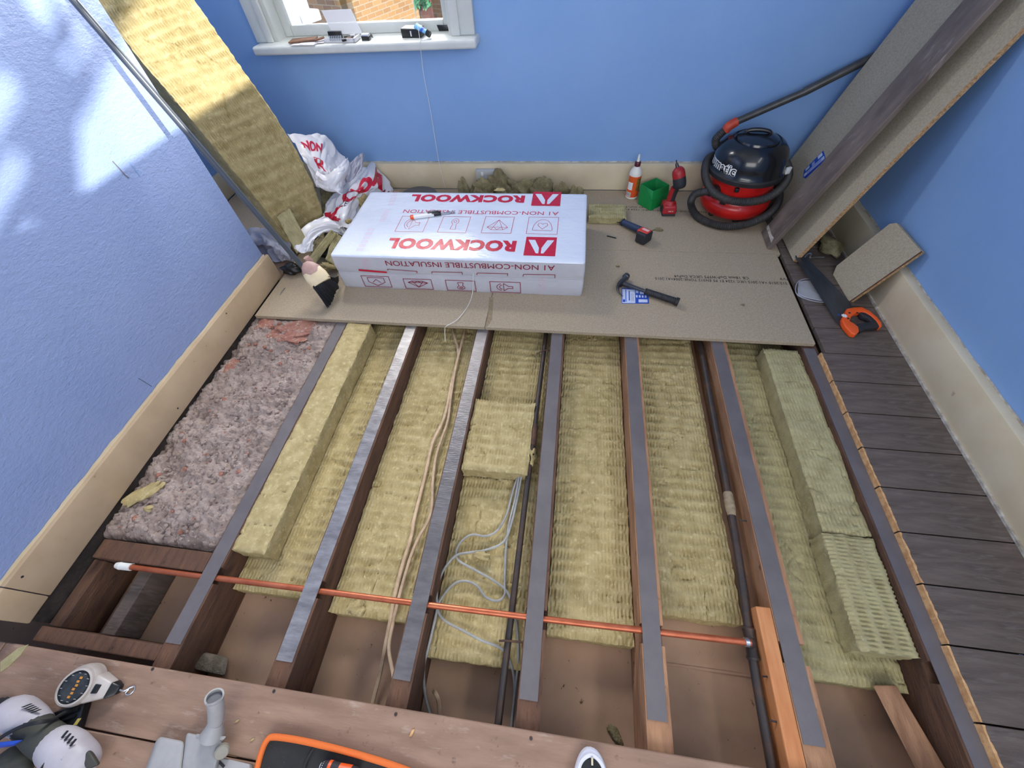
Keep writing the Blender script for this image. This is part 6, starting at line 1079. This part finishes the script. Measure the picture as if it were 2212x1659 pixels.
# trainer at the bottom edge
sh = Thing('trainer_shoe', 'black trainer toe with a thick white rubber edge at the bottom of the picture', 'shoe', (0.126, -0.24, 0.0))
def shoe_out(sc, z, n=48, dy=0):
    o = []
    for k in range(n):
        a = 2 * PI * k / n; y = math.cos(a); x = math.sin(a); w_ = 0.047 * (1 - 0.12 * max(0, -y) + 0.0 * y); o.append((0.129 + sc * w_ * math.copysign(abs(x) ** 0.85, x) - 0.003 * y, -0.228 + dy + (sc * 0.132 + 0) * math.copysign(abs(y) ** 0.92, y), z))
    return o
def rings(L, cap=True):
    n = len(L[0]); vs = [p for r in L for p in r]; fs = [(i * n + k, i * n + (k + 1) % n, (i + 1) * n + (k + 1) % n, (i + 1) * n + k) for i in range(len(L) - 1) for k in range(n)]
    if cap: fs += [tuple(range(n))[::-1], tuple((len(L) - 1) * n + k for k in range(n))]
    return vs, fs
sh.part('sole', rings([shoe_out(0.97, 0.001), shoe_out(1.0, 0.006), shoe_out(1.0, 0.022), shoe_out(0.975, 0.027), shoe_out(0.86, 0.031)]), 'shoew')
up = [shoe_out(0.88, 0.026), shoe_out(0.86, 0.034), shoe_out(0.74, 0.043)]
for k, (s_, z_, d_) in enumerate(((0.60, 0.054, -0.02), (0.48, 0.066, -0.035), (0.40, 0.078, -0.05), (0.36, 0.084, -0.055))): up.append(shoe_out(s_, z_, dy=d_))
sh.part('upper', rings(up), 'shoe'); sh.part('toe_bumper', tube(smooth_path([(0.094, -0.115 - 0.04, 0.0305), (0.104, -0.122, 0.0325), (0.127, -0.108, 0.033), (0.150, -0.122, 0.0325), (0.160, -0.155, 0.0305)], 5), 0.0045, 8), 'shoew')
sh.part('toe_flake', obox((0.127, -0.118, 0.0405), (0.0022, 0, 0), (0, 0.0065, -0.001), (0, 0, 0.001), 0.0005), 'cream', label='pale flake on the toe')
for k in range(3): sh.part('lace', tube(smooth_path([(0.110, -0.215 - 0.02 * k, 0.062 + .007 * k), (0.127, -0.213 - 0.02 * k, 0.068 + .007 * k), (0.144, -0.217 - 0.02 * k, 0.062 + .007 * k)], 4), 0.003, 8), 'shoe')
# wood shavings and crumbs on the front board
for k, q in enumerate(((890, 1583), (512, 1558), (660, 1600), (545, 1598))): solo('wood_chip', obox(A_(*q, 'z', 0.0015), (0.0035, 0.001, 0), (0.002, 0.007 if k == 0 else 0.003, 0), (0, 0, 0.001), 0.0005), 'sawn' if k == 0 else 'wool', A_(*q), ['orange wood splinter on the front board right of the tool bag', 'small pale chip on the front board right of the grey spout', 'small pale chip lying on the orange piping of the tool bag', 'tiny pale chip between the grey spout and the tool bag'][k], 'wood chip')

# ================================================================== OUTSIDE
def onray(u, v, D): d = RW @ np.array([(u - W / 2) / F, (v - H / 2) / F, 1.0]); return CAM + d * D / np.hypot(d[0], d[1])
AZ = math.radians(68); h_ = V((math.cos(AZ), math.sin(AZ), 0)); g_ = V((math.sin(AZ), -math.cos(AZ), 0)); O = onray(745, 40, 10.0)
brickmat('yellow_brick', (158, 124, 82), (136, 102, 66), (150, 138, 120), AZ); M['ybrick'] = MATS['yellow_brick']; brickmat('brown_shaded_brick', (128, 98, 70), (96, 74, 56), (120, 110, 96), AZ + PI / 2); M['shadebrick'] = MATS['brown_shaded_brick']  # brown brick darkened for the walls that stand in shade
def hit(u, O_, dv): d = RW @ np.array([(u - W / 2) / F, (25 - H / 2) / F, 1.0]); A = np.array([[d[0], -dv[0]], [d[1], -dv[1]]]); s, t_ = np.linalg.solve(A, (O_ - CAM)[:2]); return t_
Lw = hit(905, O, h_); t = Thing('neighbouring_house', 'sunlit yellow brick house wall seen through the window', 'building', (O[0], O[1], -3.5))
def wallq(P, a, b, z0, z1, th): P = V(P); q = [P, P + a, P + a + b * th, P + b * th]; return hexa([V((p[0], p[1], z0)) for p in q] + [V((p[0], p[1], z1)) for p in q])
t.part('side_wall', wallq(O, h_ * Lw, -g_, -3.5, 3.2, 0.3), 'ybrick', smooth=False); t.part('end_wall', wallq(O - h_ * 0.02, -g_ * 2.9, h_, -3.5, 3.2, 0.3), 'shadebrick', smooth=False)
E1 = O + h_ * (Lw + 0.6); t2 = Thing('back_extension', 'shade-darkened brick wall behind brown boards at the right edge of the window view', 'building', (E1[0], E1[1], -3.5)); t2.part('wall', wallq(E1 - g_ * 1.0, g_ * 6.0, h_, -3.5, 3.0, 0.3), 'shadebrick', smooth=False)
Fb = onray(904, 20, 9.0); Fc = onray(931, 20, 9.0); solo('fence_panel', wallq(Fb, Fc - Fb, h_, -3.5, 1.6, 0.05), 'drain', (Fb[0], Fb[1], -3.5), 'brown timber boards outside, right of the sunlit brick wall', 'fence', smooth=False)
pt = Thing('climbing_plant', 'green climbing plant outside at the top right of the window view', 'plant', onray(915, 10, 8.8)); rr = random.Random(8); ms = []
for k in range(160):
    c = onray(rr.uniform(897, 930), rr.uniform(-60, 16), 8.7 + rr.uniform(-.15, .15)); a = V((rr.uniform(-1, 1), rr.uniform(-1, 1), rr.uniform(-1, 1))); a = nrm(a); b = nrm(np.cross(a, (0.3, 0.5, 0.8))); ms.append(([tuple(c - a * .07), tuple(c + b * .025), tuple(c + a * .07), tuple(c - b * .025)], [(0, 1, 2, 3)]))
pt.part('leaves', join(*ms), 'leaf', kind='stuff', smooth=False); pt.part('stem', tube(smooth_path([onray(912, 45, 8.75), onray(908, 20, 8.75), onray(914, -20, 8.75), onray(906, -60, 8.75)], 4), 0.02, 8), 'bark')
q_ = onray(648, 32, 4.6); Lq = hit(691, q_, h_); wl = Thing('outside_ledge', 'white painted stone ledge just outside at the left of the window view', 'ledge', tuple(q_))
wl.part('slab', bevel_mesh(hexa([q_ + V((0, 0, -0.07)), q_ + h_ * Lq + V((0, 0, -0.07)), q_ + h_ * Lq - g_ * 0.5 + V((0, 0, -0.07)), q_ - g_ * 0.5 + V((0, 0, -0.07)), q_, q_ + h_ * Lq, q_ + h_ * Lq - g_ * 0.5, q_ - g_ * 0.5]), 0.01, 2), 'extw'); wl.part('white_wall', wallq(q_ - g_ * 0.10 + h_ * Lq * 0.25, h_ * Lq * 0.7, -g_, q_[2], q_[2] + 2.0, 0.4), 'extw', smooth=False)
solo('ground', box(-14, 8, 2.9, 22, -3.7, -3.5), 'brickd', (-3, 8, -3.7), 'paved yard far below outside the window', 'ground', kind='structure')
# unseen trunk and boughs added beyond the side window to stripe the wall sunlight
def sunpt(y, z, t_): p = V((-1.5, y, z)) - V(SUN) * t_; return p
TT = 5.6
tr = Thing('shadow_tree', 'bare trunk and boughs added outside the unseen side window to stripe the sunlight', 'shadow_tree', (3.8, -0.6, -3.5))
tr.part('trunk', tube(smooth_path([sunpt(0.55, -1.6, TT), sunpt(0.72, 0.1, TT), sunpt(0.93, 0.66, TT), sunpt(1.03, 0.80, TT), sunpt(1.14, 0.90, TT), sunpt(1.20, 0.98, TT), sunpt(1.235, 1.06, TT), sunpt(1.26, 1.3, TT), sunpt(1.2, 2.0, TT)], 5), [0.075] * 12 + [0.065] * 18 + [0.055] * 11, 12), 'bark')
for P in (((1.10, 0.855), (1.30, 0.925), (1.46, 0.985), (1.75, 1.10), 0.036), ((1.18, 0.985), (1.30, 1.015), (1.44, 1.065), (1.70, 1.16), 0.028), ((0.98, 0.80), (0.92, 0.775), (0.84, 0.75), (0.60, 0.66), 0.032), ((1.12, 0.94), (1.0, 0.895), (0.88, 0.855), (0.6, 0.76), 0.022), ((1.24, 1.06), (1.15, 1.045), (1.0, 1.0), (0.6, 0.86), 0.03)):
    tr.part('bough', tube(smooth_path([sunpt(y, z, TT + 0.03) for y, z in P[:4]], 5), P[4], 10), 'bark')
